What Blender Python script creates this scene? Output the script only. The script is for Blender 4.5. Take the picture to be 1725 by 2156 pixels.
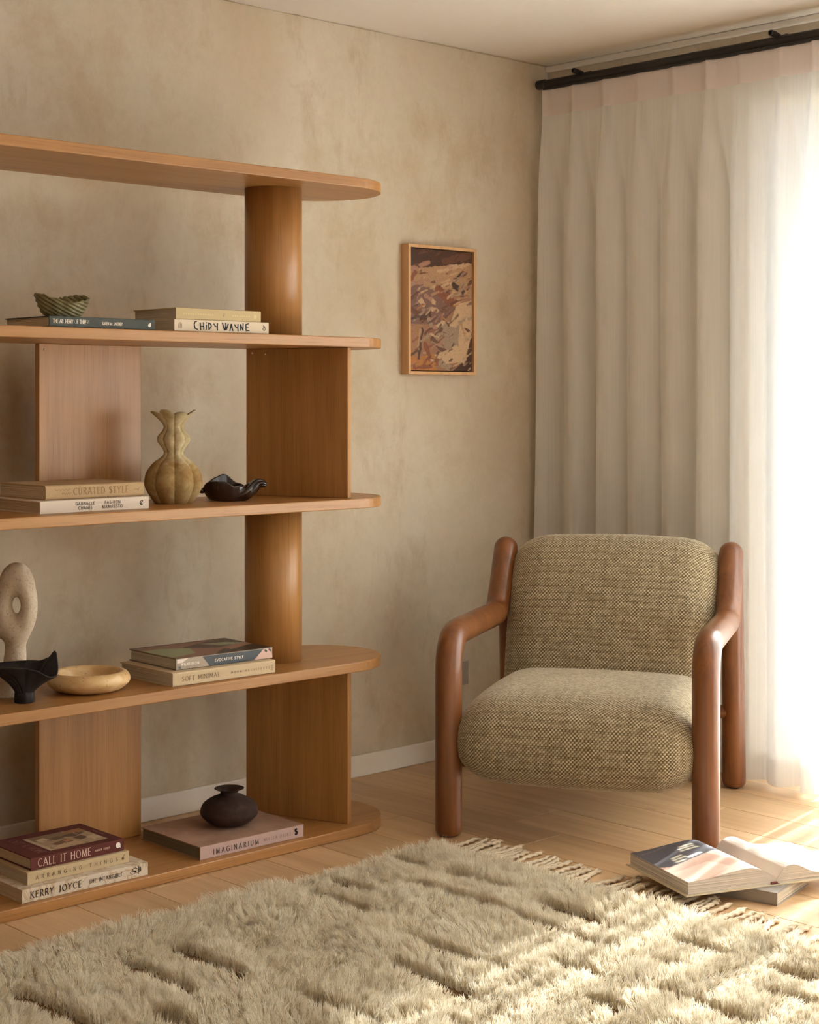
import bpy, bmesh, math, random
import numpy as np
from mathutils import Vector, Matrix

# ------------------------------------------------------------------ scene, camera, light
S = bpy.context.scene
for _o in list(bpy.data.objects):
    bpy.data.objects.remove(_o, do_unlink=True)
COL = S.collection
rng = np.random.default_rng(7)
random.seed(7)

S.view_settings.view_transform = 'Standard'
S.view_settings.look = 'None'
S.view_settings.exposure = 0.70
S.view_settings.gamma = 1.0
S.view_settings.use_curve_mapping = False
S.cycles.use_denoising = True
S.cycles.max_bounces = 10
S.cycles.diffuse_bounces = 6
S.cycles.transparent_max_bounces = 24
S.cycles.sample_clamp_indirect = 6.0
S.cycles.caustics_reflective = False
S.cycles.caustics_refractive = False
S.cycles_curves.shape = 'RIBBONS'

VIEW = math.radians(46.6)            # azimuth of the view from +X
cam_d = bpy.data.cameras.new('camera')
cam = bpy.data.objects.new('camera', cam_d)
COL.objects.link(cam)
cam.location = (0, 0, 1.21)
cam.rotation_euler = (math.radians(90), 0, VIEW - math.radians(90))
cam_d.sensor_fit = 'HORIZONTAL'
cam_d.sensor_width = 36.0
cam_d.lens = 36.0 * 3454 / 1725
cam_d.shift_y = -238.0 / 1725
cam_d.clip_start = 0.05
S.camera = cam

W = bpy.data.worlds.new('sky')
S.world = W
W.use_nodes = True
W.node_tree.nodes['Background'].inputs[0].default_value = (0.80, 0.94, 1.12, 1)
W.node_tree.nodes['Background'].inputs[1].default_value = 4.6

sun_d = bpy.data.lights.new('sun', 'SUN')
sun_d.energy = 40.0
sun_d.angle = math.radians(0.8)
sun_d.color = (0.95, 0.985, 1.0)
sun = bpy.data.objects.new('sun', sun_d)
COL.objects.link(sun)
SUN_AZ, SUN_EL = math.radians(10.0), math.radians(27)     # azimuth towards the sun, from +X
sun.rotation_euler = Vector((math.cos(SUN_AZ) * math.cos(SUN_EL), math.sin(SUN_AZ) * math.cos(SUN_EL), math.sin(SUN_EL))).to_track_quat('Z', 'Y').to_euler()
sun.location = (9, 3, 6)

def portal(name, loc, rot, sx, sy):
    d = bpy.data.lights.new(name, 'AREA'); d.shape = 'RECTANGLE'; d.size = sx; d.size_y = sy
    d.cycles.is_portal = True
    o = bpy.data.objects.new(name, d); COL.objects.link(o); o.location = loc; o.rotation_euler = rot
    return o
portal('daylight_side', (4.74, 1.45, 1.09), (0, math.radians(90), 0), 2.2, 3.2)

fill_d = bpy.data.lights.new('fill_behind', 'AREA')  # added fill light behind the camera, no window in that wall
fill_d.shape = 'RECTANGLE'; fill_d.size = 2.6; fill_d.size_y = 1.9
fill_d.energy = 11.0
fill_d.color = (0.97, 0.99, 1.0)
fill = bpy.data.objects.new('fill_behind', fill_d); COL.objects.link(fill)
fill.location = (2.0, -1.52, 1.35)
fill.rotation_euler = (math.radians(90), 0, 0)

# ------------------------------------------------------------------ helpers
def lin(r, g, b):
    f = lambda c: c / 12.92 if c <= 0.04045 else ((c + 0.055) / 1.055) ** 2.4
    return (f(r / 255), f(g / 255), f(b / 255), 1.0)

def link(o, parent=None):
    COL.objects.link(o)
    if parent is not None:
        o.parent = parent
    return o

def meshdata(name, v, f, mat=None, smooth=False):
    m = bpy.data.meshes.new(name)
    v = np.asarray(v, dtype=np.float64)
    m.from_pydata(v.tolist(), [], f.tolist() if isinstance(f, np.ndarray) else f)
    if mat is not None:
        m.materials.append(mat)
    if smooth:
        m.polygons.foreach_set('use_smooth', np.ones(len(m.polygons), dtype=bool))
    m.update()
    return m

def obj(name, v, f, mat=None, parent=None, smooth=False, loc=None, rotz=0.0, bevel=0.0, bseg=2):
    o = bpy.data.objects.new(name, meshdata(name, v, f, mat, smooth))
    link(o, parent)
    if loc is not None:
        o.location = loc
    o.rotation_euler = (0, 0, rotz)
    if bevel:
        b = o.modifiers.new('bevel', 'BEVEL'); b.width = bevel; b.segments = bseg; b.limit_method = 'ANGLE'
        b.angle_limit = math.radians(40); b.harden_normals = False
    return o

def tag(o, label, cat, group=None):
    o['label'] = label; o['category'] = cat
    if group: o['group'] = group
    return o

def thing(name, label, cat, loc, rotz=0.0, group=None):
    o = bpy.data.objects.new(name, None)
    link(o); o.location = loc; o.rotation_euler = (0, 0, rotz); o.empty_display_size = 0.05
    return tag(o, label, cat, group)

def struct(o):
    o['kind'] = 'structure'
    return o

BOXF = [(0, 3, 2, 1), (4, 5, 6, 7), (0, 1, 5, 4), (1, 2, 6, 5), (2, 3, 7, 6), (3, 0, 4, 7)]
def boxv(x0, x1, y0, y1, z0, z1):
    return [(x0, y0, z0), (x1, y0, z0), (x1, y1, z0), (x0, y1, z0), (x0, y0, z1), (x1, y0, z1), (x1, y1, z1), (x0, y1, z1)]
def boxes(lst):
    v, f = [], []
    for b in lst:
        n = len(v); v += boxv(*b); f += [tuple(i + n for i in q) for q in BOXF]
    return v, f

def prism(poly, z0, z1):
    n = len(poly)
    v = [(x, y, z0) for x, y in poly] + [(x, y, z1) for x, y in poly]
    f = [tuple(range(n - 1, -1, -1)), tuple(range(n, 2 * n))] + [(i, (i + 1) % n, n + (i + 1) % n, n + i) for i in range(n)]
    return v, f

def gridf(nu, nv, cu=False, cv=False):
    """faces of a grid with index u*nv+v; cu/cv close it."""
    f = []
    U = nu if cu else nu - 1; V = nv if cv else nv - 1
    a = np.arange(U)[:, None]; b = np.arange(V)[None, :]
    a1 = (a + 1) % nu; b1 = (b + 1) % nv
    q = np.stack([a * nv + b, a1 * nv + b, a1 * nv + b1, a * nv + b1], -1)
    return q.reshape(-1, 4)

def lathe(prof, n=64, rfun=None):
    """profile [(r,z)], rfun(theta, i, r, z)->(r,z)"""
    v = []
    for i, (r, z) in enumerate(prof):
        for k in range(n):
            t = 2 * math.pi * k / n
            rr, zz = (r, z) if rfun is None else rfun(t, i, r, z)
            v.append((rr * math.cos(t), rr * math.sin(t), zz))
    m = len(prof)
    f = [tuple(q) for q in gridf(m, n, False, True)]
    f = [(a, d, c, b) for a, b, c, d in f]
    return v, f

def smooth_curve(pts, sub=6):
    """Catmull-Rom through points (any dim)."""
    p = np.asarray(pts, float); out = []
    n = len(p)
    for i in range(n - 1):
        p0 = p[max(i - 1, 0)]; p1 = p[i]; p2 = p[i + 1]; p3 = p[min(i + 2, n - 1)]
        for s in range(sub):
            t = s / sub
            out.append(0.5 * ((2 * p1) + (-p0 + p2) * t + (2 * p0 - 5 * p1 + 4 * p2 - p3) * t * t + (-p0 + 3 * p1 - 3 * p2 + p3) * t ** 3))
    out.append(p[-1])
    return np.array(out)

def tube(path, rad, n=24, round_end=(0.5, 0.5)):
    """swept tube with rounded caps; rad scalar or per point; round_end: cap length / radius."""
    p = np.asarray(path, float)
    r = np.full(len(p), float(rad)) if np.isscalar(rad) else np.asarray(rad, float)
    # caps
    def cap(i0, i1, frac):
        d = p[i0] - p[i1]; d /= np.linalg.norm(d)
        a = np.linspace(0, math.pi / 2, 7)[1:]
        R = r[i0]; k = R * frac
        if frac <= 1.0:                     # fillet of radius k
            return [(p[i0] - d * k + d * k * math.sin(t), R - k + k * math.cos(t)) for t in a], p[i0] - d * k
        return [(p[i0] + d * R * math.sin(t), max(R * math.cos(t), 1e-4)) for t in a], p[i0]
    c0, s0 = cap(0, 1, round_end[0]); c1, s1 = cap(-1, -2, round_end[1])
    p = p.copy(); p[0] = s0; p[-1] = s1
    P = [c[0] for c in reversed(c0)] + list(p) + [c[0] for c in c1]
    R = [c[1] for c in reversed(c0)] + list(r) + [c[1] for c in c1]
    P = np.array(P)
    T = np.gradient(P, axis=0); T /= np.linalg.norm(T, axis=1)[:, None] + 1e-12
    ref = np.array([1, 0, 0]) if abs(T[0][0]) < 0.9 else np.array([0, 1, 0])
    N = ref - T[0] * ref.dot(T[0]); N /= np.linalg.norm(N)
    v = []
    for i in range(len(P)):
        N = N - T[i] * N.dot(T[i]); N /= np.linalg.norm(N)
        B = np.cross(T[i], N)
        for k in range(n):
            a = 2 * math.pi * k / n
            v.append(P[i] + R[i] * (math.cos(a) * N + math.sin(a) * B))
    m = len(P)
    f = [tuple(q) for q in gridf(m, n, False, True)]
    f.append(tuple(range(n)) if True else ())
    f.append(tuple(range((m - 1) * n + n - 1, (m - 1) * n - 1, -1)))
    f = [(q[0], q[3], q[2], q[1]) if len(q) == 4 and n != 4 else q for q in f]
    return np.array(v), f

def fillet_path(pts, rads, seg=8):
    """polyline with rounded corners."""
    p = [np.array(q, float) for q in pts]
    out = [p[0]]
    for i in range(1, len(p) - 1):
        a = p[i - 1] - p[i]; b = p[i + 1] - p[i]
        la, lb = np.linalg.norm(a), np.linalg.norm(b); a /= la; b /= lb
        ang = math.acos(np.clip(a.dot(b), -1, 1)); d = min(rads[i - 1] / math.tan(ang / 2), la * 0.48, lb * 0.48)
        s, e = p[i] + a * d, p[i] + b * d
        for k in range(seg + 1):
            t = k / seg
            out.append((1 - t) ** 2 * s + 2 * t * (1 - t) * p[i] + t * t * e)
    out.append(p[-1])
    # resample long runs
    res = [out[0]]
    for q in out[1:]:
        L = np.linalg.norm(q - res[-1]); k = max(1, int(L / 0.04))
        base = res[-1]
        for j in range(1, k + 1): res.append(base + (q - base) * j / k)
    return np.array(res)

def surface_nets(fn, lo, hi, step):
    lo = np.array(lo, float); hi = np.array(hi, float)
    n = np.ceil((hi - lo) / step).astype(int) + 1
    ax = [lo[i] + step * np.arange(n[i]) for i in range(3)]
    X, Y, Z = np.meshgrid(*ax, indexing='ij')
    F = fn(X, Y, Z)
    ins = F < 0
    c = n - 1
    cnt = np.zeros(c, int)
    for dx in (0, 1):
        for dy in (0, 1):
            for dz in (0, 1):
                cnt += ins[dx:dx + c[0], dy:dy + c[1], dz:dz + c[2]]
    act = (cnt > 0) & (cnt < 8)
    idx = -np.ones(c, int); idx[act] = np.arange(act.sum())
    pos = np.zeros(tuple(c) + (3,)); num = np.zeros(c)
    corners = [(a, b, d) for a in (0, 1) for b in (0, 1) for d in (0, 1)]
    for A in corners:
        for k in range(3):
            if A[k] == 0:
                B = list(A); B[k] = 1
                va = F[A[0]:A[0] + c[0], A[1]:A[1] + c[1], A[2]:A[2] + c[2]]
                vb = F[B[0]:B[0] + c[0], B[1]:B[1] + c[1], B[2]:B[2] + c[2]]
                m = (va < 0) != (vb < 0)
                t = np.where(m, va / np.where(m, va - vb, 1), 0)
                for j in range(3):
                    pos[..., j] += np.where(m, A[j] + (t if j == k else 0), 0)
                num += m
    pos = pos / np.maximum(num, 1)[..., None]
    gi = np.stack(np.meshgrid(*[np.arange(q) for q in c], indexing='ij'), -1)
    V = (lo + (gi + pos) * step)[act]
    faces = []
    for k in range(3):
        u, w = [(1, 2), (2, 0), (0, 1)][k]
        sl = [slice(1, c[i]) for i in range(3)]; sl[k] = slice(0, c[k])
        a = ins[tuple(sl)]
        sl2 = [slice(1, c[i]) for i in range(3)]; sl2[k] = slice(1, c[k] + 1)
        b = ins[tuple(sl2)]
        m = np.argwhere(a != b)
        if not len(m): continue
        flip = a[a != b]
        base = m.copy()
        for i in range(3):
            if i != k: base[:, i] += 1
        def cell(du, dw):
            q = base.copy(); q[:, u] -= du; q[:, w] -= dw
            return idx[q[:, 0], q[:, 1], q[:, 2]]
        q = np.stack([cell(1, 1), cell(0, 1), cell(0, 0), cell(1, 0)], -1)
        q[~flip] = q[~flip][:, ::-1]
        faces.append(q)
    return V, np.concatenate(faces)

def smin(a, b, k):
    h = np.clip(0.5 + 0.5 * (b - a) / k, 0, 1)
    return b * (1 - h) + a * h - k * h * (1 - h)

def capsule(X, Y, Z, a, b, ra, rb, ysq=1.0):
    a = np.array(a, float); b = np.array(b, float)
    px, py, pz = X - a[0], (Y - a[1]) * ysq, Z - a[2]
    d = b - a; dd = d.dot(d)
    t = np.clip((px * d[0] + py * d[1] + pz * d[2]) / dd, 0, 1)
    return np.sqrt((px - d[0] * t) ** 2 + (py - d[1] * t) ** 2 + (pz - d[2] * t) ** 2) - (ra + (rb - ra) * t)

# ------------------------------------------------------------------ node helpers
class NT:
    def __init__(self, name):
        self.m = bpy.data.materials.new(name); self.m.use_nodes = True
        self.t = self.m.node_tree; self.t.nodes.clear()
        self.out = self.t.nodes.new('ShaderNodeOutputMaterial')
    def n(self, typ, **kw):
        nd = self.t.nodes.new(typ)
        for k, v in kw.items():
            if k.startswith('i_'):
                key = k[2:]
                nd.inputs[int(key) if key.isdigit() else key.replace('_', ' ')].default_value = v
            else:
                setattr(nd, k, v)
        return nd
    def l(self, a, b):
        self.t.links.new(a, b)
    def coords(self, scale=(1, 1, 1), kind='Object', rot=(0, 0, 0)):
        tc = self.n('ShaderNodeTexCoord'); mp = self.n('ShaderNodeMapping')
        mp.inputs['Scale'].default_value = scale; mp.inputs['Rotation'].default_value = rot
        self.l(tc.outputs[kind], mp.inputs['Vector'])
        return mp.outputs['Vector']
    def noise(self, vec, scale=5, detail=4, rough=0.55, dist=0.0):
        nd = self.n('ShaderNodeTexNoise')
        nd.inputs['Scale'].default_value = scale; nd.inputs['Detail'].default_value = detail
        nd.inputs['Roughness'].default_value = rough; nd.inputs['Distortion'].default_value = dist
        if vec is not None: self.l(vec, nd.inputs['Vector'])
        return nd.outputs['Fac']
    def ramp(self, fac, stops, interp='LINEAR'):
        nd = self.n('ShaderNodeValToRGB'); cr = nd.color_ramp; cr.interpolation = interp
        while len(cr.elements) < len(stops): cr.elements.new(0.5)
        for e, (p, c) in zip(cr.elements, stops):
            e.position = p; e.color = c if len(c) == 4 else (*c, 1)
        self.l(fac, nd.inputs['Fac'])
        return nd.outputs['Color']
    def mix(self, fac, a, b, mode='MIX'):
        nd = self.n('ShaderNodeMix'); nd.data_type = 'RGBA'; nd.blend_type = mode
        for s, val in ((nd.inputs[0], fac), (nd.inputs[6], a), (nd.inputs[7], b)):
            if isinstance(val, (int, float)): s.default_value = val
            elif isinstance(val, tuple): s.default_value = val
            else: self.l(val, s)
        return nd.outputs[2]
    def math(self, op, a, b=None):
        nd = self.n('ShaderNodeMath'); nd.operation = op
        for i, val in enumerate((a, b)):
            if val is None: continue
            if isinstance(val, (int, float)): nd.inputs[i].default_value = val
            else: self.l(val, nd.inputs[i])
        return nd.outputs[0]
    def bsdf(self, color, rough=0.6, spec=0.4, bump=None, bstr=0.2, bdist=0.002, coat=0.0, sheen=0.0, metallic=0.0):
        b = self.n('ShaderNodeBsdfPrincipled')
        if isinstance(color, tuple): b.inputs['Base Color'].default_value = color
        else: self.l(color, b.inputs['Base Color'])
        if isinstance(rough, (int, float)): b.inputs['Roughness'].default_value = rough
        else: self.l(rough, b.inputs['Roughness'])
        b.inputs['Specular IOR Level'].default_value = spec
        b.inputs['Coat Weight'].default_value = coat; b.inputs['Coat Roughness'].default_value = 0.25
        b.inputs['Sheen Weight'].default_value = sheen
        b.inputs['Metallic'].default_value = metallic
        if bump is not None:
            bp = self.n('ShaderNodeBump'); bp.inputs['Strength'].default_value = bstr; bp.inputs['Distance'].default_value = bdist
            self.l(bump, bp.inputs['Height']); self.l(bp.outputs['Normal'], b.inputs['Normal'])
        self.l(b.outputs[0], self.out.inputs['Surface'])
        return b

def plain(name, color, rough=0.6, spec=0.4, grain=0.0, gscale=60, bstr=0.1, coat=0.0, sheen=0.0):
    t = NT(name)
    v = t.coords()
    nz = t.noise(v, gscale, 4)
    c2 = tuple(min(1, x * (1 + grain)) for x in color[:3]) + (1,); c1 = tuple(x * (1 - grain) for x in color[:3]) + (1,)
    col = t.ramp(nz, [(0.3, c1), (0.7, c2)])
    t.bsdf(col, rough, spec, nz, bstr, 0.001, coat, sheen)
    return t.m

def wood(name, c_dark, c_mid, c_light, axis='x', rough=0.42, coat=0.15, scale=1.0, contrast=1.0, spec=0.4):
    t = NT(name)
    st = {'x': (1.3, 34, 34), 'y': (34, 1.3, 34), 'z': (34, 34, 1.3)}[axis]
    fine = {'x': (7, 420, 420), 'y': (420, 7, 420), 'z': (420, 420, 7)}[axis]
    v1 = t.coords(tuple(s * scale for s in st)); v2 = t.coords(tuple(s * scale for s in fine))
    v3 = t.coords(tuple(0.22 * s * scale for s in st))
    a = t.noise(v1, 1.0, 5, 0.6, 0.6); b = t.noise(v2, 1.0, 2, 0.5); c = t.noise(v3, 1.0, 3, 0.5, 0.8)
    col = t.ramp(a, [(0.28, c_dark), (0.5, c_mid), (0.74, c_light)])
    col = t.mix(t.math('MULTIPLY', c, 0.5 * contrast), col, c_mid)
    pores = t.ramp(b, [(0.30, (0.62, 0.58, 0.54)), (0.46, (1, 1, 1))])
    col = t.mix(0.55 * contrast, col, pores, 'MULTIPLY')
    t.bsdf(col, rough, spec, b, 0.06, 0.001, coat)
    return t.m

OAK = (lin(148, 99, 50), lin(168, 119, 66), lin(183, 134, 79))
M = {}
M['oak_x'] = wood('oak_x', *OAK, axis='x')
M['oak_z'] = wood('oak_z', *OAK, axis='z')
M['walnut'] = wood('walnut', lin(92, 52, 26), lin(120, 71, 36), lin(142, 88, 46), axis='z', rough=0.34, coat=0.3, contrast=0.7, scale=0.8)
M['walnut_x'] = wood('walnut_x', lin(92, 52, 26), lin(120, 71, 36), lin(142, 88, 46), axis='x', rough=0.34, coat=0.3, contrast=0.7, scale=0.8)
M['frame_wood'] = wood('frame_wood', lin(188, 140, 94), lin(206, 160, 112), lin(218, 176, 130), axis='z', contrast=0.5)

def limewash():
    t = NT('limewash')
    v = t.coords(); vs = t.coords((1, 1, 0.8))
    big = t.noise(vs, 1.5, 4, 0.6, 0.3); mid = t.noise(vs, 4.2, 7, 0.72, 0.25); fine = t.noise(v, 38, 6, 0.75, 0.1)
    smear = t.noise(t.coords((9, 9, 3.4)), 1.0, 6, 0.72, 0.2)
    col = t.ramp(big, [(0.32, lin(195, 178, 153)), (0.5, lin(204, 190, 167)), (0.68, lin(212, 200, 181))])
    col = t.mix(t.ramp(mid, [(0.50, (0, 0, 0)), (0.72, (0.62, 0.62, 0.62))]), col, lin(182, 158, 126))
    col = t.mix(t.ramp(mid, [(0.28, (0.5, 0.5, 0.5)), (0.44, (0, 0, 0))]), col, lin(206, 184, 164))
    col = t.mix(t.ramp(smear, [(0.56, (0, 0, 0)), (0.74, (0.5, 0.5, 0.5))]), col, lin(176, 150, 120))
    col = t.mix(0.16, col, t.ramp(fine, [(0.3, (0.6, 0.58, 0.56)), (0.6, (1, 1, 1))]), 'MULTIPLY')
    t.bsdf(col, 0.92, 0.15, fine, 0.12, 0.003)
    return t.m
M['limewash'] = limewash()
M['ceiling'] = plain('ceiling_paint', lin(232, 224, 214), 0.9, 0.1, 0.01, 30, 0.02)
M['white_paint'] = plain('white_paint', lin(234, 226, 214), 0.5, 0.3, 0.015, 40, 0.03)
M['plain_wall'] = plain('plain_wall', lin(224, 218, 208), 0.9, 0.1, 0.03, 8, 0.05)

def floor_oak():
    t = NT('floor_oak')
    oi = t.n('ShaderNodeObjectInfo')
    tc = t.n('ShaderNodeTexCoord')
    off = t.n('ShaderNodeVectorMath'); off.operation = 'ADD'
    cmb = t.n('ShaderNodeCombineXYZ')
    t.l(t.math('MULTIPLY', oi.outputs['Random'], 37.0), cmb.inputs[0]); t.l(t.math('MULTIPLY', oi.outputs['Random'], 91.0), cmb.inputs[1])
    t.l(tc.outputs['Object'], off.inputs[0]); t.l(cmb.outputs[0], off.inputs[1])
    def mapped(s):
        mp = t.n('ShaderNodeMapping'); mp.inputs['Scale'].default_value = s; t.l(off.outputs[0], mp.inputs['Vector']); return mp.outputs[0]
    a = t.noise(mapped((16, 1.1, 16)), 1.0, 5, 0.6, 0.9); b = t.noise(mapped((260, 6, 260)), 1.0, 2)
    big = t.noise(mapped((3, 0.6, 3)), 1.0, 3)
    col = t.ramp(a, [(0.28, lin(178, 140, 100)), (0.5, lin(197, 160, 118)), (0.72, lin(212, 178, 138))])
    col = t.mix(t.math('MULTIPLY', big, 0.35), col, lin(208, 176, 138))
    col = t.mix(0.35, col, t.ramp(b, [(0.3, (0.72, 0.68, 0.62)), (0.48, (1, 1, 1))]), 'MULTIPLY')
    # knots
    vor = t.n('ShaderNodeTexVoronoi'); vor.inputs['Scale'].default_value = 1.0
    t.l(mapped((7.5, 2.4, 7.5)), vor.inputs['Vector'])
    k = t.ramp(vor.outputs['Distance'], [(0.035, (1, 1, 1)), (0.10, (0, 0, 0))])
    kk = t.mix(1.0, k, t.ramp(t.noise(mapped((2.2, 1.0, 2.2)), 1.0, 1), [(0.5, (0, 0, 0)), (0.56, (0.85, 0.85, 0.85))]), 'MULTIPLY')
    col = t.mix(kk, col, lin(92, 62, 40))
    vr = t.math('MULTIPLY_ADD', oi.outputs['Random'], 0.22); vr.node.inputs[2].default_value = 0.87
    hs = t.n('ShaderNodeHueSaturation'); t.l(vr, hs.inputs['Value']); t.l(col, hs.inputs['Color'])
    t.bsdf(hs.outputs[0], 0.42, 0.35, b, 0.05, 0.001, 0.05)
    return t.m
M['floor_oak'] = floor_oak()

def vcol_mat(name, rough=0.7, spec=0.2, attr='paint', bump=0.0):
    t = NT(name)
    a = t.n('ShaderNodeAttribute'); a.attribute_name = attr
    nz = t.noise(t.coords(), 220, 3)
    t.bsdf(a.outputs['Color'], rough, spec, nz, bump, 0.0015)
    return t.m
M['print'] = vcol_mat('print', 0.45, 0.35)
M['canvas_paint'] = vcol_mat('canvas_paint', 0.55, 0.35, bump=0.35)

def pages_mat(name, c=(222, 200, 168)):
    t = NT(name)
    nz = t.noise(t.coords((3, 3, 900)), 1.0, 2, 0.6)
    d = lin(*[x * 0.72 for x in c]); l_ = lin(*c)
    t.bsdf(t.ramp(nz, [(0.35, d), (0.6, l_)]), 0.85, 0.1, nz, 0.2, 0.001)
    return t.m
M['pages_pale'] = pages_mat('pages_pale', (216, 204, 190)); M['pages'] = pages_mat('pages'); M['pages_grey'] = pages_mat('pages_grey', (206, 192, 170))

def cloth_mat(name, c, grain=0.10, scale=420, rough=0.85):
    t = NT(name)
    v = t.coords()
    a = t.noise(v, scale, 2); b = t.noise(v, 9, 3)
    col = t.ramp(a, [(0.3, tuple(x * (1 - grain) for x in c[:3]) + (1,)), (0.7, tuple(min(1, x * (1 + grain)) for x in c[:3]) + (1,))])
    col = t.mix(t.math('MULTIPLY', b, 0.2), col, tuple(x * 0.8 for x in c[:3]) + (1,))
    t.bsdf(col, rough, 0.2, a, 0.12, 0.001)
    return t.m

# ------------------------------------------------------------------ room shell
XW, YW, ZC = 4.406, 3.937, 2.40
XL, YF = -1.7, -1.7
JY0, JY1, HEAD = 0.0, 2.915, 2.16          # sliding door opening in the window wall
WT = 0.30
fl = struct(obj('floor', *boxes([(XL, XW + WT, YF, YW, -0.05, -0.016)]), M['plain_wall']))
pw, gap, seam0 = 0.191, 0.0018, 3.45
rp = random.Random(3)
mesh_cache = {}
kx0 = int(math.floor((XL - seam0) / pw)); kx1 = int(math.ceil((XW - seam0) / pw))
for k in range(kx0, kx1):
    xa, xb = seam0 + k * pw, seam0 + (k + 1) * pw
    xa, xb = max(xa, XL), min(xb, XW)
    if xb - xa < 0.02: continue
    y = YF - rp.uniform(0, 1.6)
    while y < YW:
        L = rp.choice([1.5, 1.9, 2.2]); ya, yb = max(y, YF), min(y + L, YW); y += L
        if yb - ya < 0.03: continue
        wd, ln = xb - xa, yb - ya
        key = (round(wd, 4), round(ln, 4))
        if key not in mesh_cache:
            g = gap; c = 0.0008
            v = boxv(0, wd - g, 0, ln - g, -0.016, -c) + [(c, c, 0), (wd - g - c, c, 0), (wd - g - c, ln - g - c, 0), (c, ln - g - c, 0)]
            f = [BOXF[0]] + BOXF[2:] + [(8, 9, 10, 11), (4, 5, 9, 8), (5, 6, 10, 9), (6, 7, 11, 10), (7, 4, 8, 11)]
            mesh_cache[key] = meshdata('floor_plank', v, f, M['floor_oak'])
        o = bpy.data.objects.new('floor_plank', mesh_cache[key]); link(o, fl); o.location = (xa, ya, 0)

struct(obj('wall_left', *boxes([(XL - WT, XW + WT, YW, YW + WT, -0.05, ZC + 0.1)]), M['limewash']))
wv, wfc = boxes([(XW, XW + WT, YF, JY0, -0.05, ZC + 0.1), (XW, XW + WT, JY0, JY1 + 0.16, HEAD, ZC + 0.1)])
pv, pfc = prism([(XW, JY1 + 0.16), (XW + WT, JY1), (XW + WT, YW), (XW, YW)], -0.05, ZC + 0.1)      # unseen reveal, splay shaped to brighten the curtain beside the opening
wr = struct(obj('wall_right', wv + pv, wfc + [tuple(i + len(wv) for i in q) for q in pfc], M['limewash']))
wr.data.materials.append(plain('reveal_paint', lin(198, 194, 188), 0.8, 0.1, 0.01))
wr.data.polygons[12 + 2].material_index = 1                   # pale grey reveal, tone picked for its bounce onto the curtain
struct(obj('wall_back', *boxes([(XL - WT, XL, YF - WT, YW, -0.05, ZC + 0.1)]), M['plain_wall']))
struct(obj('wall_front', *boxes([(XL, XW + WT, YF - WT, YF, -0.05, ZC + 0.1)]), M['plain_wall']))
struct(obj('ceiling', *boxes([(XL, XW, YF, YW, ZC, ZC + 0.1)]), M['ceiling']))
struct(obj('baseboard_left', *boxes([(XL, XW, YW - 0.013, YW, 0, 0.069)]), M['white_paint'], bevel=0.004))
struct(obj('baseboard_right', *boxes([(XW - 0.013, XW, JY1 + 0.17, YW - 0.013, 0, 0.069)]), M['white_paint'], bevel=0.004))
struct(obj('trim_1', *boxes([(XW - 0.016, XW, YF, YW, ZC - 0.022, ZC)]), M['ceiling'], bevel=0.006))

# sliding door: frame, panes
wf = plain('door_frame_white', lin(228, 224, 216), 0.4, 0.4, 0.01)
w1 = struct(obj('window_1', *boxes([(XW + 0.22, XW + 0.29, JY1 - 0.05, JY1, 0, HEAD), (XW + 0.22, XW + 0.29, JY0, JY0 + 0.05, 0, HEAD),
     (XW + 0.22, XW + 0.29, JY0, JY1, HEAD - 0.05, HEAD), (XW + 0.22, XW + 0.29, JY0, JY1, -0.016, 0.035)]), wf, bevel=0.003))
gt = NT('door_glass')
fr = gt.n('ShaderNodeFresnel'); fr.inputs['IOR'].default_value = 1.45
tr = gt.n('ShaderNodeBsdfTransparent'); tr.inputs[0].default_value = (0.96, 0.97, 0.96, 1)
gl = gt.n('ShaderNodeBsdfGlossy'); gl.inputs['Roughness'].default_value = 0.02
mx = gt.n('ShaderNodeMixShader'); gt.l(fr.outputs[0], mx.inputs[0]); gt.l(tr.outputs[0], mx.inputs[1]); gt.l(gl.outputs[0], mx.inputs[2]); gt.l(mx.outputs[0], gt.out.inputs['Surface'])
for a, b, x in ((JY0 + 0.05, 1.47, 0.265), (1.43, JY1 - 0.05, 0.24)):
    sash = obj('sash', *boxes([(XW + x - 0.014, XW + x + 0.014, a, a + 0.045, 0.035, HEAD - 0.05), (XW + x - 0.014, XW + x + 0.014, b - 0.045, b, 0.035, HEAD - 0.05),
          (XW + x - 0.014, XW + x + 0.014, a, b, HEAD - 0.095, HEAD - 0.05), (XW + x - 0.014, XW + x + 0.014, a, b, 0.035, 0.095)]), wf, w1)
    obj('pane', *boxes([(XW + x - 0.003, XW + x + 0.003, a + 0.04, b - 0.04, 0.09, HEAD - 0.09)]), gt.m, sash)
struct(obj('terrace', *boxes([(XW + WT, 14, -4, 9, -0.08, -0.03)]), plain('terrace_stone', lin(196, 196, 192), 0.9, 0.1, 0.05, 6)))
struct(obj('roof_eave', *boxes([(XW + WT, XW + 1.19, -3, 6, 2.48, 2.56)]), M['white_paint']))

# wall outlet behind the chair
ol = plain('outlet_plastic', lin(168, 156, 142), 0.4, 0.4, 0.01)
ot = obj('wall_outlet', *boxes([(-0.0575, 0.0575, -0.009, 0, -0.0405, 0.0405)]), ol, None, loc=(3.935, YW, 0.2775), bevel=0.002)
tag(ot, 'grey double power outlet on the limewashed wall behind the armchair', 'outlet')
for sx in (-0.029, 0.029):
    obj('socket', *boxes([(sx - 0.020, sx + 0.020, -0.0112, -0.008, -0.024, 0.024)]), ol, ot, bevel=0.001)
    obj('switch', *boxes([(sx - 0.006, sx + 0.006, -0.0122, -0.011, 0.012, 0.021)]), ol, ot, bevel=0.0005)
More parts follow.
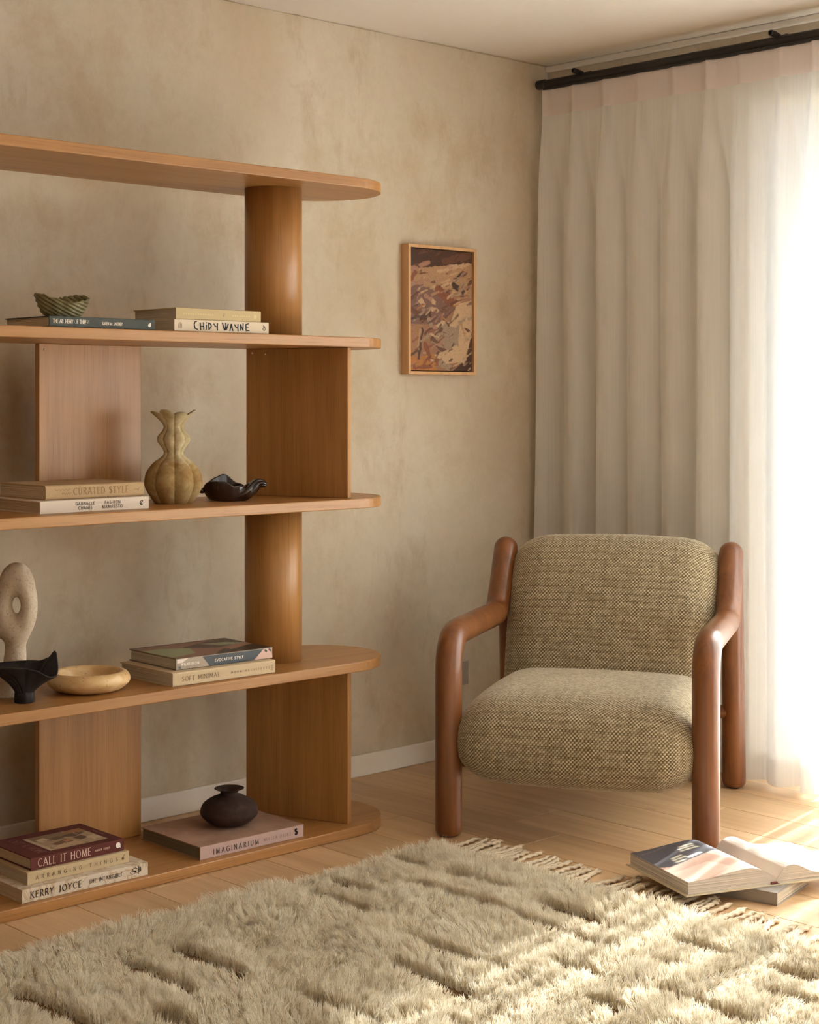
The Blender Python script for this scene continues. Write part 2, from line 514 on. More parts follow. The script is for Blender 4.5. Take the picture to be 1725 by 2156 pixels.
# ragged brushed edge where the wall colour runs onto the ceiling
pe = random.Random(4)
ev, ef = [], []
x = XL + 0.01; wd = 0.008
while x < XW - 0.01:
    wd = min(0.02, max(0.002, wd + pe.uniform(-0.004, 0.004)))
    ev += [(x, YW - 0.0005, ZC - 0.0012), (x, YW - wd, ZC - 0.0012)]; x += pe.uniform(0.006, 0.02)
for i in range(len(ev) // 2 - 1): ef.append((2 * i, 2 * i + 1, 2 * i + 3, 2 * i + 2))
obj('paint_edge', ev, ef, M['limewash'], bpy.data.objects['wall_left'])

# ------------------------------------------------------------------ bookshelf
SX, SY = 2.04, 3.58
sh = thing('bookshelf', 'long oak open shelving unit with rounded board ends and cylinder columns against the wall', 'bookshelf', (SX, SY, 0))
R_ = 0.1865
TH = 0.0275
TOPS = [0.028, 0.482, 0.934, 1.381, 1.823]
cxr = 3.017 - SX
def stadium(cx, R, n=28):
    p = [(cx + R * math.cos(a), R * math.sin(a)) for a in np.linspace(-math.pi / 2, math.pi / 2, n)]
    return p + [(-x, -y) for x, y in p]
for z in TOPS:
    v, f = prism(stadium(cxr, R_), z - TH, z)
    obj('shelf_board', v, f, M['oak_x'], sh, bevel=0.0025)
colR = 0.080
for s in (1, -1):
    for z0, z1 in ((TOPS[1], TOPS[2] - TH), (TOPS[3], TOPS[4] - TH)):
        v, f = prism([(colR * math.cos(a), colR * math.sin(a)) for a in np.linspace(0, 2 * math.pi, 64, endpoint=False)], z0, z1)
        o = obj('column', v, f, M['oak_z'], sh, loc=(s * (2.873 - SX), 0.012, 0))
        for p in o.data.polygons:
            if len(p.vertices) == 4: p.use_smooth = True
    for z0, z1 in ((TOPS[0], TOPS[1] - TH), (TOPS[2], TOPS[3] - TH)):
        # slanted end panel, front end (3.018,3.43) to back end (2.905,3.745)
        a = np.array((3.016 - SX, 3.432 - SY)); b = np.array((2.902 - SX, 3.745 - SY))
        c = (a + b) / 2; d = b - a; L = np.linalg.norm(d); ang = math.atan2(d[1], d[0])
        obj('upright_panel', *boxes([(-L / 2, L / 2, -0.010, 0.010, z0, z1)]), M['oak_z'], sh, loc=(s * c[0] - 0.0, c[1], 0), rotz=ang if s > 0 else math.pi - ang, bevel=0.002)
        obj('upright_panel', *boxes([(-0.160, 0.160, -0.010, 0.010, z0, z1)]), M['oak_z'], sh, loc=(s * (2.368 - SX), 3.738 - SY, 0), rotz=s * math.radians(1.5), bevel=0.002)
dowel = plain('dowel_cap', lin(226, 190, 146), 0.5)
for (x, y, z_) in ((2.224, 3.7245, TOPS[3] - TH - 0.016), (2.897, 3.718, TOPS[3] - TH - 0.012), (2.912, 3.677, TOPS[3] - TH - 0.016)):
    v, f = lathe([(0.0005, -0.003), (0.0022, -0.0022), (0.003, 0), (0.0022, 0.0022), (0.0005, 0.003)], 12)
    obj('dowel_cap', v, f, dowel, sh, True, loc=(x - SX, y - SY, z_))

# ------------------------------------------------------------------ lettering
def arc(cx, cy, rx, ry, a0, a1, n=10):
    return [(cx + rx * math.cos(math.radians(a)), cy + ry * math.sin(math.radians(a))) for a in np.linspace(a0, a1, n)]
G = {
 'A': (0.78, [[(0, 0), (0.39, 1)], [(0.39, 1), (0.78, 0)], [(0.14, 0.36), (0.64, 0.36)]]),
 'B': (0.6, [[(0.06, 0), (0.06, 1)], [(0.06, 1), (0.3, 1)] + arc(0.3, 0.76, 0.22, 0.24, 90, -90) + [(0.06, 0.52)], [(0.3, 0.52)] + arc(0.32, 0.26, 0.26, 0.26, 90, -90) + [(0.06, 0)]]),
 'C': (0.74, [arc(0.44, 0.5, 0.42, 0.5, 48, 312, 18)]),
 'D': (0.74, [[(0.06, 0), (0.06, 1)], [(0.06, 1), (0.28, 1)] + arc(0.28, 0.5, 0.42, 0.5, 90, -90, 14) + [(0.06, 0)]]),
 'E': (0.54, [[(0.06, 0), (0.06, 1)], [(0.06, 1), (0.52, 1)], [(0.06, 0.52), (0.44, 0.52)], [(0.06, 0), (0.54, 0)]]),
 'F': (0.52, [[(0.06, 0), (0.06, 1)], [(0.06, 1), (0.52, 1)], [(0.06, 0.5), (0.44, 0.5)]]),
 'G': (0.78, [arc(0.44, 0.5, 0.42, 0.5, 48, 340, 20), [(0.5, 0.42), (0.82, 0.42), (0.82, 0.08)]]),
 'H': (0.74, [[(0.06, 0), (0.06, 1)], [(0.68, 0), (0.68, 1)], [(0.06, 0.52), (0.68, 0.52)]]),
 'I': (0.14, [[(0.07, 0), (0.07, 1)]]),
 'J': (0.36, [[(0.28, 1), (0.28, 0.2)] + arc(0.12, 0.14, 0.16, 0.2, 0, -130, 7)]),
 'K': (0.66, [[(0.06, 0), (0.06, 1)], [(0.62, 1), (0.08, 0.45)], [(0.22, 0.58), (0.68, 0)]]),
 'L': (0.5, [[(0.06, 0), (0.06, 1)], [(0.06, 0), (0.5, 0)]]),
 'M': (0.9, [[(0.06, 0), (0.1, 1)], [(0.1, 1), (0.45, 0.08)], [(0.45, 0.08), (0.8, 1)], [(0.8, 1), (0.84, 0)]]),
 'N': (0.74, [[(0.06, 0), (0.06, 1)], [(0.06, 1), (0.68, 0)], [(0.68, 0), (0.68, 1)]]),
 'O': (0.86, [arc(0.43, 0.5, 0.41, 0.5, 0, 360, 24)]),
 'P': (0.56, [[(0.06, 0), (0.06, 1)], [(0.06, 1), (0.3, 1)] + arc(0.3, 0.74, 0.24, 0.26, 90, -90) + [(0.06, 0.48)]]),
 'R': (0.64, [[(0.06, 0), (0.06, 1)], [(0.06, 1), (0.3, 1)] + arc(0.3, 0.75, 0.24, 0.25, 90, -90) + [(0.06, 0.5)], [(0.28, 0.5), (0.66, 0)]]),
 'S': (0.54, [arc(0.27, 0.76, 0.22, 0.24, 40, 200, 9) + arc(0.27, 0.27, 0.24, 0.27, 90, -150, 12)]),
 'T': (0.62, [[(0.31, 0), (0.31, 1)], [(0, 1), (0.62, 1)]]),
 'U': (0.72, [[(0.06, 1), (0.06, 0.32)] + arc(0.36, 0.32, 0.3, 0.32, 180, 360, 10) + [(0.66, 1)]]),
 'V': (0.74, [[(0, 1), (0.37, 0)], [(0.37, 0), (0.74, 1)]]),
 'W': (1.08, [[(0, 1), (0.27, 0)], [(0.27, 0), (0.54, 1)], [(0.54, 1), (0.81, 0)], [(0.81, 0), (1.08, 1)]]),
 'Y': (0.68, [[(0, 1), (0.34, 0.46)], [(0.68, 1), (0.34, 0.46)], [(0.34, 0.46), (0.34, 0)]]),
 'c': (0.5, [arc(0.3, 0.32, 0.28, 0.32, 48, 312, 14)]),
 ' ': (0.36, []),
}
def pen_strokes(strokes, h, thick, thin, nib=20.0, serif=False):
    """2D stroke polylines (unit height) -> quads with a broad-nib pen. Returns verts, faces (metres)."""
    V, F = [], []
    nx, ny = math.cos(math.radians(nib)), math.sin(math.radians(nib))
    def seg(a, b, wa=None):
        dx, dy = b[0] - a[0], b[1] - a[1]; L = math.hypot(dx, dy)
        if L < 1e-9: return
        dx /= L; dy /= L
        w = (thin + (thick - thin) * abs(dx * ny - dy * nx)) * 0.5 if wa is None else wa
        e = w * 0.5
        px, py = -dy * w, dx * w
        n = len(V)
        V.extend([(a[0] - dx * e - px, a[1] - dy * e - py), (b[0] + dx * e - px, b[1] + dy * e - py), (b[0] + dx * e + px, b[1] + dy * e + py), (a[0] - dx * e + px, a[1] - dy * e + py)])
        F.append((n, n + 1, n + 2, n + 3))
    for st in strokes:
        for a, b in zip(st[:-1], st[1:]): seg(a, b)
        if serif:
            for p, q in ((st[0], st[1]), (st[-1], st[-2])):
                if (abs(p[1]) < 1e-6 or abs(p[1] - 1) < 1e-6) and abs(q[1] - p[1]) > 0.3 * abs(q[0] - p[0]) + 0.05:
                    seg((p[0] - 0.10, p[1]), (p[0] + 0.10, p[1]), thin * 0.45)
    return [(x * h, y * h) for x, y in V], F

def text2d(s, width, h, thick=0.16, thin=0.07, serif=True, nib=20.0, cond=1.0):
    """text laid out to fill the width."""
    ws = [G[ch][0] * cond for ch in s]
    track = (width / h - sum(ws)) / max(1, len(s) - 1)
    x = 0.0; V, F = [], []
    for ch, w in zip(s, ws):
        st = [[(px * cond + x, py) for px, py in q] for q in G[ch][1]]
        v, f = pen_strokes(st, h, thick, thin, nib, serif)
        n = len(V); V += v; F += [tuple(i + n for i in q) for q in f]
        x += w + track
    return V, F

def spine_print(V, F, x, z, mat, parent, name='lettering', y=-0.0006, rot=0):
    v3 = [(px + x, y, pz + z) for px, pz in V]
    return obj(name, v3, F, mat, parent)

INK = {k: plain('ink_' + k, c, 0.5, 0.3, 0.0, 40, 0.0) for k, c in dict(
    black=lin(38, 30, 26), cream=lin(226, 216, 202), tan=lin(150, 116, 74), brown=lin(112, 92, 66), rose=lin(222, 186, 168), white=lin(236, 226, 214),
    dark=lin(58, 48, 44), grey=lin(126, 106, 96), faint=lin(206, 186, 136), taupe=lin(150, 128, 104), olive=lin(112, 92, 60)).items()}

def disc2d(cx, cz, r, n=20, sx=1.0):
    return [(cx + r * sx * math.cos(a), cz + r * math.sin(a)) for a in np.linspace(0, 2 * math.pi, n, endpoint=False)], [tuple(range(n))]

def book(label, L, D, T, loc, rotz, cover, pages, board=0.0026, hang=0.003, spine_r=0.003, group='books on the oak shelf', cat='book', soft=False):
    """lies flat; spine on local y=0 facing -y, running 0..L in x, 0..D in y, 0..T in z."""
    b = thing('book', label, cat, loc, rotz, group)
    if soft: board, hang = 0.0009, 0.0
    r = spine_r; n = 5
    outer = [(D, T)] + [(r - r * math.sin(a), T - r + r * math.cos(a)) for a in np.linspace(0, math.pi / 2, n)] + \
            [(r - r * math.cos(a), r - r * math.sin(a)) for a in np.linspace(0, math.pi / 2, n)] + [(D, 0)]
    ri = max(r - board, 0.0004)
    bd = board
    inner = [(D, T - bd)] + [(bd + ri - ri * math.sin(a), T - bd - ri + ri * math.cos(a)) for a in np.linspace(0, math.pi / 2, n)] + \
            [(bd + ri - ri * math.cos(a), bd + ri - ri * math.sin(a)) for a in np.linspace(0, math.pi / 2, n)] + [(D, bd)]
    prof = outer + inner[::-1]; m = len(prof)
    v = [(0, y, z) for y, z in prof] + [(L, y, z) for y, z in prof]
    f = [(i, (i + 1) % m, m + (i + 1) % m, m + i) for i in range(m)]
    k = len(outer)
    for off, flip in ((0, False), (m, True)):
        for i in range(k - 1):
            q = (off + i, off + m - 1 - i, off + m - 2 - i, off + i + 1)
            f.append(q[::-1] if not flip else q)
    f = [q[::-1] for q in f]
    obj('cover', v, f, cover, b)
    e = bd + 0.0002
    # page block with a slightly hollow fore edge
    obj('page_block', *boxes([(hang, L - hang, e, D - hang * 1.3, e, T - e)]), pages, b)
    return b

def vgrid(name, nx, ny, pos, colors, mat, parent):
    """grid mesh (ny rows, nx cols) with a colour attribute 'paint'."""
    v = pos.reshape(-1, 3)
    f = gridf(ny, nx)
    o = obj(name, v, f[:, [0, 3, 2, 1]], mat, parent)
    ca = o.data.color_attributes.new('paint', 'FLOAT_COLOR', 'POINT')
    c = np.ones((nx * ny, 4), np.float32); c[:, :3] = colors.reshape(-1, 3)
    ca.data.foreach_set('color', c.ravel())
    return o

def l3(*c): return np.array(lin(*c)[:3])
def painter(nx, ny, bg):
    img = np.tile(l3(*bg), (ny, nx, 1))
    u, w = np.meshgrid((np.arange(nx) + 0.5) / nx, (np.arange(ny) + 0.5) / ny)   # w from top
    return img, u, w
def poly_fill(img, u, w, pts, c, alpha=1.0):
    ins = np.zeros(u.shape, bool); n = len(pts)
    for i in range(n):
        x0, y0 = pts[i]; x1, y1 = pts[(i + 1) % n]
        if y0 == y1: continue
        cond = ((y0 > w) != (y1 > w)) & (u < (x1 - x0) * (w - y0) / (y1 - y0) + x0)
        ins ^= cond
    img[ins] = img[ins] * (1 - alpha) + l3(*c) * alpha
def stroke(img, u, w, a, b, wd, c, asp=1.0, alpha=1.0, jit=None):
    ax, ay = a[0], a[1] * asp; bx, by = b[0], b[1] * asp
    U, V_ = u, w * asp
    dx, dy = bx - ax, by - ay; L2 = dx * dx + dy * dy + 1e-9
    t = np.clip(((U - ax) * dx + (V_ - ay) * dy) / L2, 0, 1)
    d = np.hypot(U - ax - t * dx, V_ - ay - t * dy)
    if jit is not None: d = d + jit
    m = np.clip((wd * 0.5 - d) / 0.006 + 0.5, 0, 1)[..., None] * alpha
    img[:] = img * (1 - m) + l3(*c) * m

def plane_grid(nx, ny, x0, x1, y0, y1, z, axis='z'):
    """rows from y1 (top, w=0) to y0."""
    X, Yg = np.meshgrid(np.linspace(x0, x1, nx), np.linspace(y1, y0, ny))
    Zg = np.full_like(X, z)
    return np.stack([X, Yg, Zg], -1) if axis == 'z' else np.stack([X, Zg, Yg], -1)

exec_books = []
# ---- shelf 4 (second from top)
z = TOPS[3]
b = book('dark blue-grey book with white spine title under the ribbed green bowl', 0.300, 0.205, 0.0262, (2.045, 3.402, z), 0.0,
         cloth_mat('cover_slate', lin(84, 88, 84), 0.06), M['pages'])
V, F = text2d('THE ALCHEMY OF THINGS', 0.100, 0.0092, 0.2, 0.16, False, cond=0.7); spine_print(V, F, 0.010, 0.0095, INK['cream'], b)
V, F = text2d('KAREN McCARTNEY', 0.058, 0.0072, 0.22, 0.16, False, cond=0.7); spine_print(V, F, 0.146, 0.0085, INK['cream'], b)
V, F = disc2d(0.2835, 0.0115, 0.0042, sx=1.05); V2, F2 = disc2d(0.286, 0.0158, 0.0022)
spine_print(V + V2, F + [tuple(i + len(V) for i in q) for q in F2], 0, 0, INK['white'], b, 'publisher_mark')

b = book('cream paperback with big hand-drawn black spine letters beside the column', 0.302, 0.215, 0.0312, (2.408, 3.408, z), 0.0,
         cloth_mat('cover_cream', lin(214, 198, 174), 0.03), M['pages_grey'], soft=True)
H = {'C': [[(0.30, 1.02), (0.1, 0.95), (0.02, 0.6), (0.12, 0.15), (0.42, 0.02)]], 'H': [[(0.05, 0.85), (0.1, 0.0)], [(0.42, 0.92), (0.45, 0.05)], [(0.06, 0.42), (0.44, 0.46)]],
     'I': [[(0.1, 0.62), (0.08, 0.05)], [(0.08, 0.9), (0.14, 0.88)]], 'D': [[(0.05, 0.9), (0.1, 0.05)], [(0.02, 0.85), (0.3, 0.75), (0.36, 0.45), (0.1, 0.06)]],
     'Y': [[(0.0, 0.8), (0.2, 0.45)], [(0.42, 0.85), (0.4, 0.4), (0.42, 0.0)], [(0.2, 0.45), (0.4, 0.5)]], 'W': [[(0, 0.95), (0.12, 0.4), (0.26, 0.08), (0.36, 0.55)], [(0.36, 0.92), (0.42, 0.1), (0.62, 0.72), (0.64, 0.85)]],
     'A': [[(0.0, 0.0), (0.16, 0.85), (0.34, 0.02)], [(0.08, 0.35), (0.28, 0.35)]], 'N': [[(0.04, 0.1), (0.06, 0.85), (0.36, 0.12), (0.38, 0.95)]],
     'E': [[(0.4, 0.98), (0.06, 0.88), (0.08, 0.08), (0.46, 0.1)], [(0.08, 0.52), (0.36, 0.56)]]}
V, F = [], []; hx = 0.0
for ch in 'CHIDY WAYNE':
    if ch == ' ': hx += 0.36; continue
    st = [[(px + hx, py) for px, py in q] for q in H[ch]]
    v_, f_ = pen_strokes(st, 0.0208, 0.14, 0.12); n = len(V); V += v_; F += [tuple(i + n for i in q) for q in f_]
    hx += {'I': 0.3, 'W': 0.84, 'A': 0.52}.get(ch, 0.64)
sc = 0.178 / max(p[0] for p in V); V = [(p[0] * sc, p[1]) for p in V]
spine_print(V, F, 0.060, 0.0055, INK['black'], b)
V, F = [], []
for i, (w_, x_) in enumerate(((0.0125, 0.0), (0.015, 0.0042), (0.012, 0.0084))):
    n = len(V); V += [(x_, 0), (x_ + 0.0022, 0), (x_ + 0.0022, w_), (x_, w_)]; F += [(n, n + 1, n + 2, n + 3)]
spine_print(V, F, 0.012, 0.008, INK['taupe'], b, 'publisher_mark')
V, F = text2d('CV', 0.012, 0.0078, 0.22, 0.2, False)
spine_print([(-p[1], p[0]) for p in V], F, 0.290, 0.0095, INK['black'], b, 'publisher_mark')

b = book('khaki cloth-bound book lying on the cream paperback', 0.272, 0.190, 0.0285, (2.415, 3.412, z + 0.0314), 0.0,
         cloth_mat('cover_khaki', lin(192, 172, 132), 0.05), M['pages_grey'], spine_r=0.002)
V, F = [], []
for x0_, x1_ in ((0.022, 0.118), (0.178, 0.232)):
    V, F = [], []
    for q in np.arange(x0_, x1_, 0.0075):
        n = len(V); V += [(q, 0.0115), (q + 0.0048, 0.0115), (q + 0.0048, 0.0155), (q, 0.0155)]; F += [(n, n + 1, n + 2, n + 3)]
    spine_print(V, F, 0, 0, INK['faint'], b)
V, F = disc2d(0.150, 0.0125, 0.003, sx=0.7); V2, F2 = disc2d(0.1515, 0.0168, 0.0018)
spine_print(V + V2, F + [tuple(i + len(V) for i in q) for q in F2], 0, 0, INK['taupe'], b, 'ornament')
V, F = disc2d(0.252, 0.0132, 0.0052, sx=0.8); spine_print(V, F, 0, 0, INK['faint'], b, 'publisher_mark')

# ---- shelf 3
z = TOPS[2]
b = book('white book titled FASHION MANIFESTO, lower of the pair beside the ribbed vase', 0.311, 0.235, 0.0305, (2.053, 3.457, z), 0.0,
         cloth_mat('cover_white', lin(226, 212, 194), 0.02), M['pages'], spine_r=0.0012)
for s_, x_, w_, z_ in (('GABRIELLE', 0.098, 0.054, 0.0172), ('CHANEL', 0.106, 0.040, 0.0068), ('FASHION', 0.181, 0.045, 0.0172), ('MANIFESTO', 0.174, 0.058, 0.0068)):
    V, F = text2d(s_, w_, 0.0072, 0.17, 0.14, False); spine_print(V, F, x_, z_, INK['dark'], b)
V, F = pen_strokes([arc(0.5, 0.5, 0.42, 0.5, 60, 330, 12), [(0.15, 0.1), (0.85, 1.0)]], 0.0105, 0.24, 0.1); spine_print(V, F, 0.284, 0.0105, INK['black'], b, 'publisher_mark')

b = book('tan linen book titled CURATED STYLE lying on the white book', 0.284, 0.225, 0.0352, (2.086, 3.487, z + 0.0307), 0.0,
         cloth_mat('cover_linen', lin(186, 158, 120), 0.12, 380), M['pages'], spine_r=0.006)
V, F = text2d('CURATED STYLE', 0.158, 0.0165, 0.14, 0.06, True, cond=0.8); spine_print(V, F, 0.078, 0.0105, INK['tan'], b)
V, F = [], []
for x_, w_, z_ in ((0.024, 0.044, 0.020), (0.044, 0.026, 0.011)):
    t_ = np.linspace(0, 1, 16); pts = [(x_ / 0.006 + q * w_ / 0.006, 0.5 + 0.4 * math.sin(q * 28)) for q in t_]
    v_, f_ = pen_strokes([pts], 0.006, 0.2, 0.1); n = len(V); V += [(p[0], p[1] + z_) for p in v_]; F += [tuple(i + n for i in q) for q in f_]
spine_print(V, F, 0, 0, INK['tan'], b, 'ornament')
V, F = pen_strokes([[(0, 0.5), (1.2, 0.55), (1.5, 0.1), (1.9, 0.9)]], 0.008, 0.2, 0.12); spine_print(V, F, 0.254, 0.0135, INK['tan'], b, 'ornament')

# ---- shelf 2
z = TOPS[1]
b = book('thick beige linen book titled SOFT MINIMAL, lower of the pair in front of the column', 0.326, 0.245, 0.0355, (2.409, 3.4165, z), math.radians(-1.0),
         cloth_mat('cover_beige', lin(202, 180, 148), 0.08, 400), M['pages_grey'], spine_r=0.004)
V, F = text2d('SOFT MINIMAL', 0.116, 0.0110, 0.14, 0.07, True); spine_print(V, F, 0.028, 0.0125, INK['brown'], b)
V, F = text2d('NORM ARCHITECTS', 0.124, 0.0052, 0.18, 0.12, False); spine_print(V, F, 0.182, 0.0150, INK['brown'], b)
V, F = text2d('SUFT', 0.018, 0.0042, 0.2, 0.14, False); spine_print([(-p[1], p[0]) for p in V], F, 0.316, 0.009, INK['brown'], b, 'publisher_mark')

b = book('book with rose and sage geometric cover, on the thick beige linen book', 0.306, 0.222, 0.0300, (2.439, 3.446, z + 0.0357), math.radians(-2.0),
         cloth_mat('cover_evocative', lin(126, 112, 98), 0.05), M['pages_grey'], spine_r=0.002)
img, u, w = painter(120, 90, (136, 96, 78))
poly_fill(img, u, w, [(0, 0.30), (0.18, 0.24), (0.42, 0.42), (0.30, 0.80), (0.02, 0.92)], (142, 146, 108))
poly_fill(img, u, w, [(0.36, 0.36), (0.78, 0.08), (0.98, 0.05), (0.98, 0.42), (0.62, 0.62)], (64, 42, 30))
poly_fill(img, u, w, [(0.60, 0.22), (0.86, 0.30), (0.98, 0.52), (0.72, 0.48)], (138, 144, 104))
poly_fill(img, u, w, [(0.40, 1.0), (0.62, 0.72), (1.0, 0.62), (1.0, 1.0)], (58, 40, 30))
poly_fill(img, u, w, [(0.0, 0.0), (0.35, 0.0), (0.2, 0.18), (0, 0.25)], (128, 92, 74))
poly_fill(img, u, w, [(0.62, 0.70), (0.98, 0.48), (1, 0.60), (0.66, 0.82)], (150, 104, 82))
poly_fill(img, u, w, [(0, 0), (1, 0), (1, 0.035), (0, 0.05)], (58, 44, 34))
vgrid('cover_art', 120, 90, plane_grid(120, 90, 0.001, 0.305, 0.003, 0.221, 0.0303), img, M['print'], b)
img, u, w = painter(160, 20, (66, 72, 78))
poly_fill(img, u, w, [(0, 0), (0.26, 0), (0.34, 1), (0, 1)], (164, 148, 130))
poly_fill(img, u, w, [(0.01, 0.05), (0.13, 0.0), (0.06, 0.42), (0.01, 0.42)], (222, 208, 198))
poly_fill(img, u, w, [(0.99, 0), (0.90, 0.08), (0.80, 1), (1, 1)], (206, 172, 156))
poly_fill(img, u, w, [(0, 0), (1, 0), (1, 0.07), (0, 0.07)], (176, 158, 142))
for p in ((0.92, 0.2), (0.965, 0.16)): stroke(img, u, w, (p[0], p[1]), (p[0] + 0.012, p[1] + 0.1), 0.02, (66, 66, 64), 0.1)
stroke(img, u, w, (0.035, 0.78), (0.04, 0.8), 0.024, (84, 88, 92), 0.1)
vgrid('spine_print', 160, 20, plane_grid(160, 20, 0.001, 0.305, 0.0015, 0.0285, -0.0004, 'y'), img, M['print'], b)
V, F = text2d('WILKINSON', 0.054, 0.0062, 0.24, 0.2, False); spine_print(V, F, 0.016, 0.0105, INK['white'], b, y=-0.0009)
V, F = text2d('EVOCATIVE STYLE', 0.090, 0.0066, 0.22, 0.18, False); spine_print(V, F, 0.120, 0.0105, INK['white'], b, y=-0.0009)

# ---- bottom shelf
z = TOPS[0]
t = NT('cover_marble'); v_ = t.coords((1, 1, 1)); nz = t.noise(v_, 16, 3, 0.5, 1.6)
t.bsdf(t.ramp(nz, [(0.44, lin(214, 200, 178)), (0.50, lin(188, 164, 132)), (0.56, lin(212, 198, 178))]), 0.7, 0.2)
b = book('large pale marbled book, lowest of the three-book stack on the bottom shelf', 0.348, 0.270, 0.0318, (1.979, 3.4125, z), math.radians(-1.0), t.m, M['pages'], spine_r=0.0012)
V, F = text2d('KERRY JOYCE', 0.136, 0.0150, 0.16, 0.06, True, cond=0.85); spine_print(V, F, 0.022, 0.0088, INK['dark'], b)
V, F = text2d('THE INTANGIBLE', 0.094, 0.0090, 0.17, 0.08, True, cond=0.85); spine_print(V, F, 0.180, 0.0120, INK['dark'], b)
V, F = pen_strokes([arc(0.35, 0.45, 0.4, 0.22, 20, 380, 22), arc(0.62, 0.75, 0.34, 0.22, 10, 300, 18), [(0.3, 0.66), (1.0, 0.3)], [(1.15, 0.1), (1.2, 1.1)], [(1.35, 0.35), (1.38, 1.0)], [(1.5, 0.4), (1.52, 0.95)]], 0.019, 0.1, 0.07)
spine_print(V, F, 0.298, 0.0062, INK['dark'], b, 'publisher_mark')

b = book('pale khaki book titled ARRANGING THINGS, middle of the three-book stack', 0.284, 0.238, 0.0287, (2.008, 3.438, z + 0.0320), 0.0,
         cloth_mat('cover_sand', lin(196, 174, 138), 0.05), M['pages_grey'], spine_r=0.0015)
V, F = text2d('ARRANGING', 0.126, 0.0088, 0.14, 0.08, True); spine_print(V, F, 0.022, 0.0098, INK['olive'], b)
V, F = text2d('THINGS', 0.080, 0.0088, 0.14, 0.08, True); spine_print(V, F, 0.170, 0.0098, INK['olive'], b)
V, F = disc2d(0.266, 0.0128, 0.0035); V2, F2 = pen_strokes([[(0.2, 0.2), (0.8, 1.0)]], 0.011, 0.2, 0.12)
spine_print(V + [(p[0] + 0.262, p[1] + 0.011) for p in V2], F + [tuple(i + len(V) for i in q) for q in F2], 0, 0, INK['olive'], b, 'ornament')

maroon = cloth_mat('cover_maroon', lin(98, 52, 46), 0.04)
b = book('maroon book titled CALL IT HOME, topmost of the three-book stack', 0.260, 0.200, 0.0292, (2.024, 3.4485, z + 0.0609), 0.0, maroon, M['pages'], spine_r=0.0012)
V, F = text2d('CALL IT HOME', 0.146, 0.0182, 0.13, 0.05, True, cond=0.78); spine_print(V, F, 0.0185, 0.0065, INK['rose'], b)
V, F = text2d('AMBER LEWIS', 0.043, 0.0044, 0.22, 0.16, False); spine_print(V, F, 0.176, 0.0125, INK['rose'], b)
V, F = disc2d(0.243, 0.0160, 0.0070); V2, F2 = [(0.246, 0.010), (0.2505, 0.0085), (0.2495, 0.014)], [(0, 1, 2)]
spine_print(V + V2, F + [tuple(i + len(V) for i in q) for q in F2], 0, 0, INK['white'], b, 'publisher_mark')
img, u, w = painter(110, 80, (168, 144, 112))
rr = np.random.default_rng(5)
poly_fill(img, u, w, [(0, 0), (1, 0), (1, 0.25), (0, 0.32)], (126, 104, 78))
poly_fill(img, u, w, [(0, 0), (0.07, 0), (0.07, 1), (0, 1)], (196, 172, 144))
poly_fill(img, u, w, [(0.5, 0.30), (0.78, 0.18), (0.95, 0.30), (0.70, 0.46)], (74, 46, 38))
poly_fill(img, u, w, [(0.30, 0.30), (0.50, 0.22), (0.56, 0.38), (0.36, 0.46)], (92, 60, 42))
poly_fill(img, u, w, [(0.20, 0.60), (0.52, 0.50), (0.56, 0.72), (0.24, 0.84)], (104, 66, 42))
poly_fill(img, u, w, [(0.42, 0.56), (0.54, 0.52), (0.56, 0.64), (0.44, 0.68)], (178, 120, 84))
poly_fill(img, u, w, [(0.62, 0.50), (0.80, 0.44), (0.84, 0.66), (0.66, 0.72)], (82, 52, 36))
poly_fill(img, u, w, [(0.12, 0.78), (0.56, 0.70), (0.62, 0.92), (0.14, 0.98)], (190, 160, 126))
poly_fill(img, u, w, [(0.66, 0.05), (0.96, 0.02), (0.98, 0.20), (0.70, 0.22)], (150, 100, 54))
poly_fill(img, u, w, [(0.12, 0.22), (0.28, 0.16), (0.30, 0.34), (0.14, 0.44)], (204, 182, 150))
poly_fill(img, u, w, [(0.80, 0.62), (0.98, 0.56), (0.98, 0.82), (0.82, 0.88)], (196, 172, 138))
for _ in range(40):
    p = rr.random(2); stroke(img, u, w, p, p + (rr.random(2) - 0.5) * 0.12, 0.02, [(84, 56, 40), (196, 168, 134), (120, 92, 66)][rr.integers(3)], 0.75, 0.7)
vgrid('cover_photo', 110, 80, plane_grid(110, 80, 0.070, 0.232, 0.028, 0.162, 0.0295), img, M['print'], b)
dm = plain('ink_maroon_dim', lin(132, 88, 78), 0.5)
V, F = text2d('CALL IT HOME', 0.150, 0.020, 0.12, 0.06, True, cond=0.78)
obj('lettering', [(0.058 - p[1], 0.176 - p[0], 0.02955) for p in V], F, dm, b)
V, F = text2d('AMBER LEWIS', 0.05, 0.005, 0.2, 0.14, False)
obj('lettering', [(0.249 - p[1], 0.120 - p[0], 0.02955) for p in V], F, dm, b)

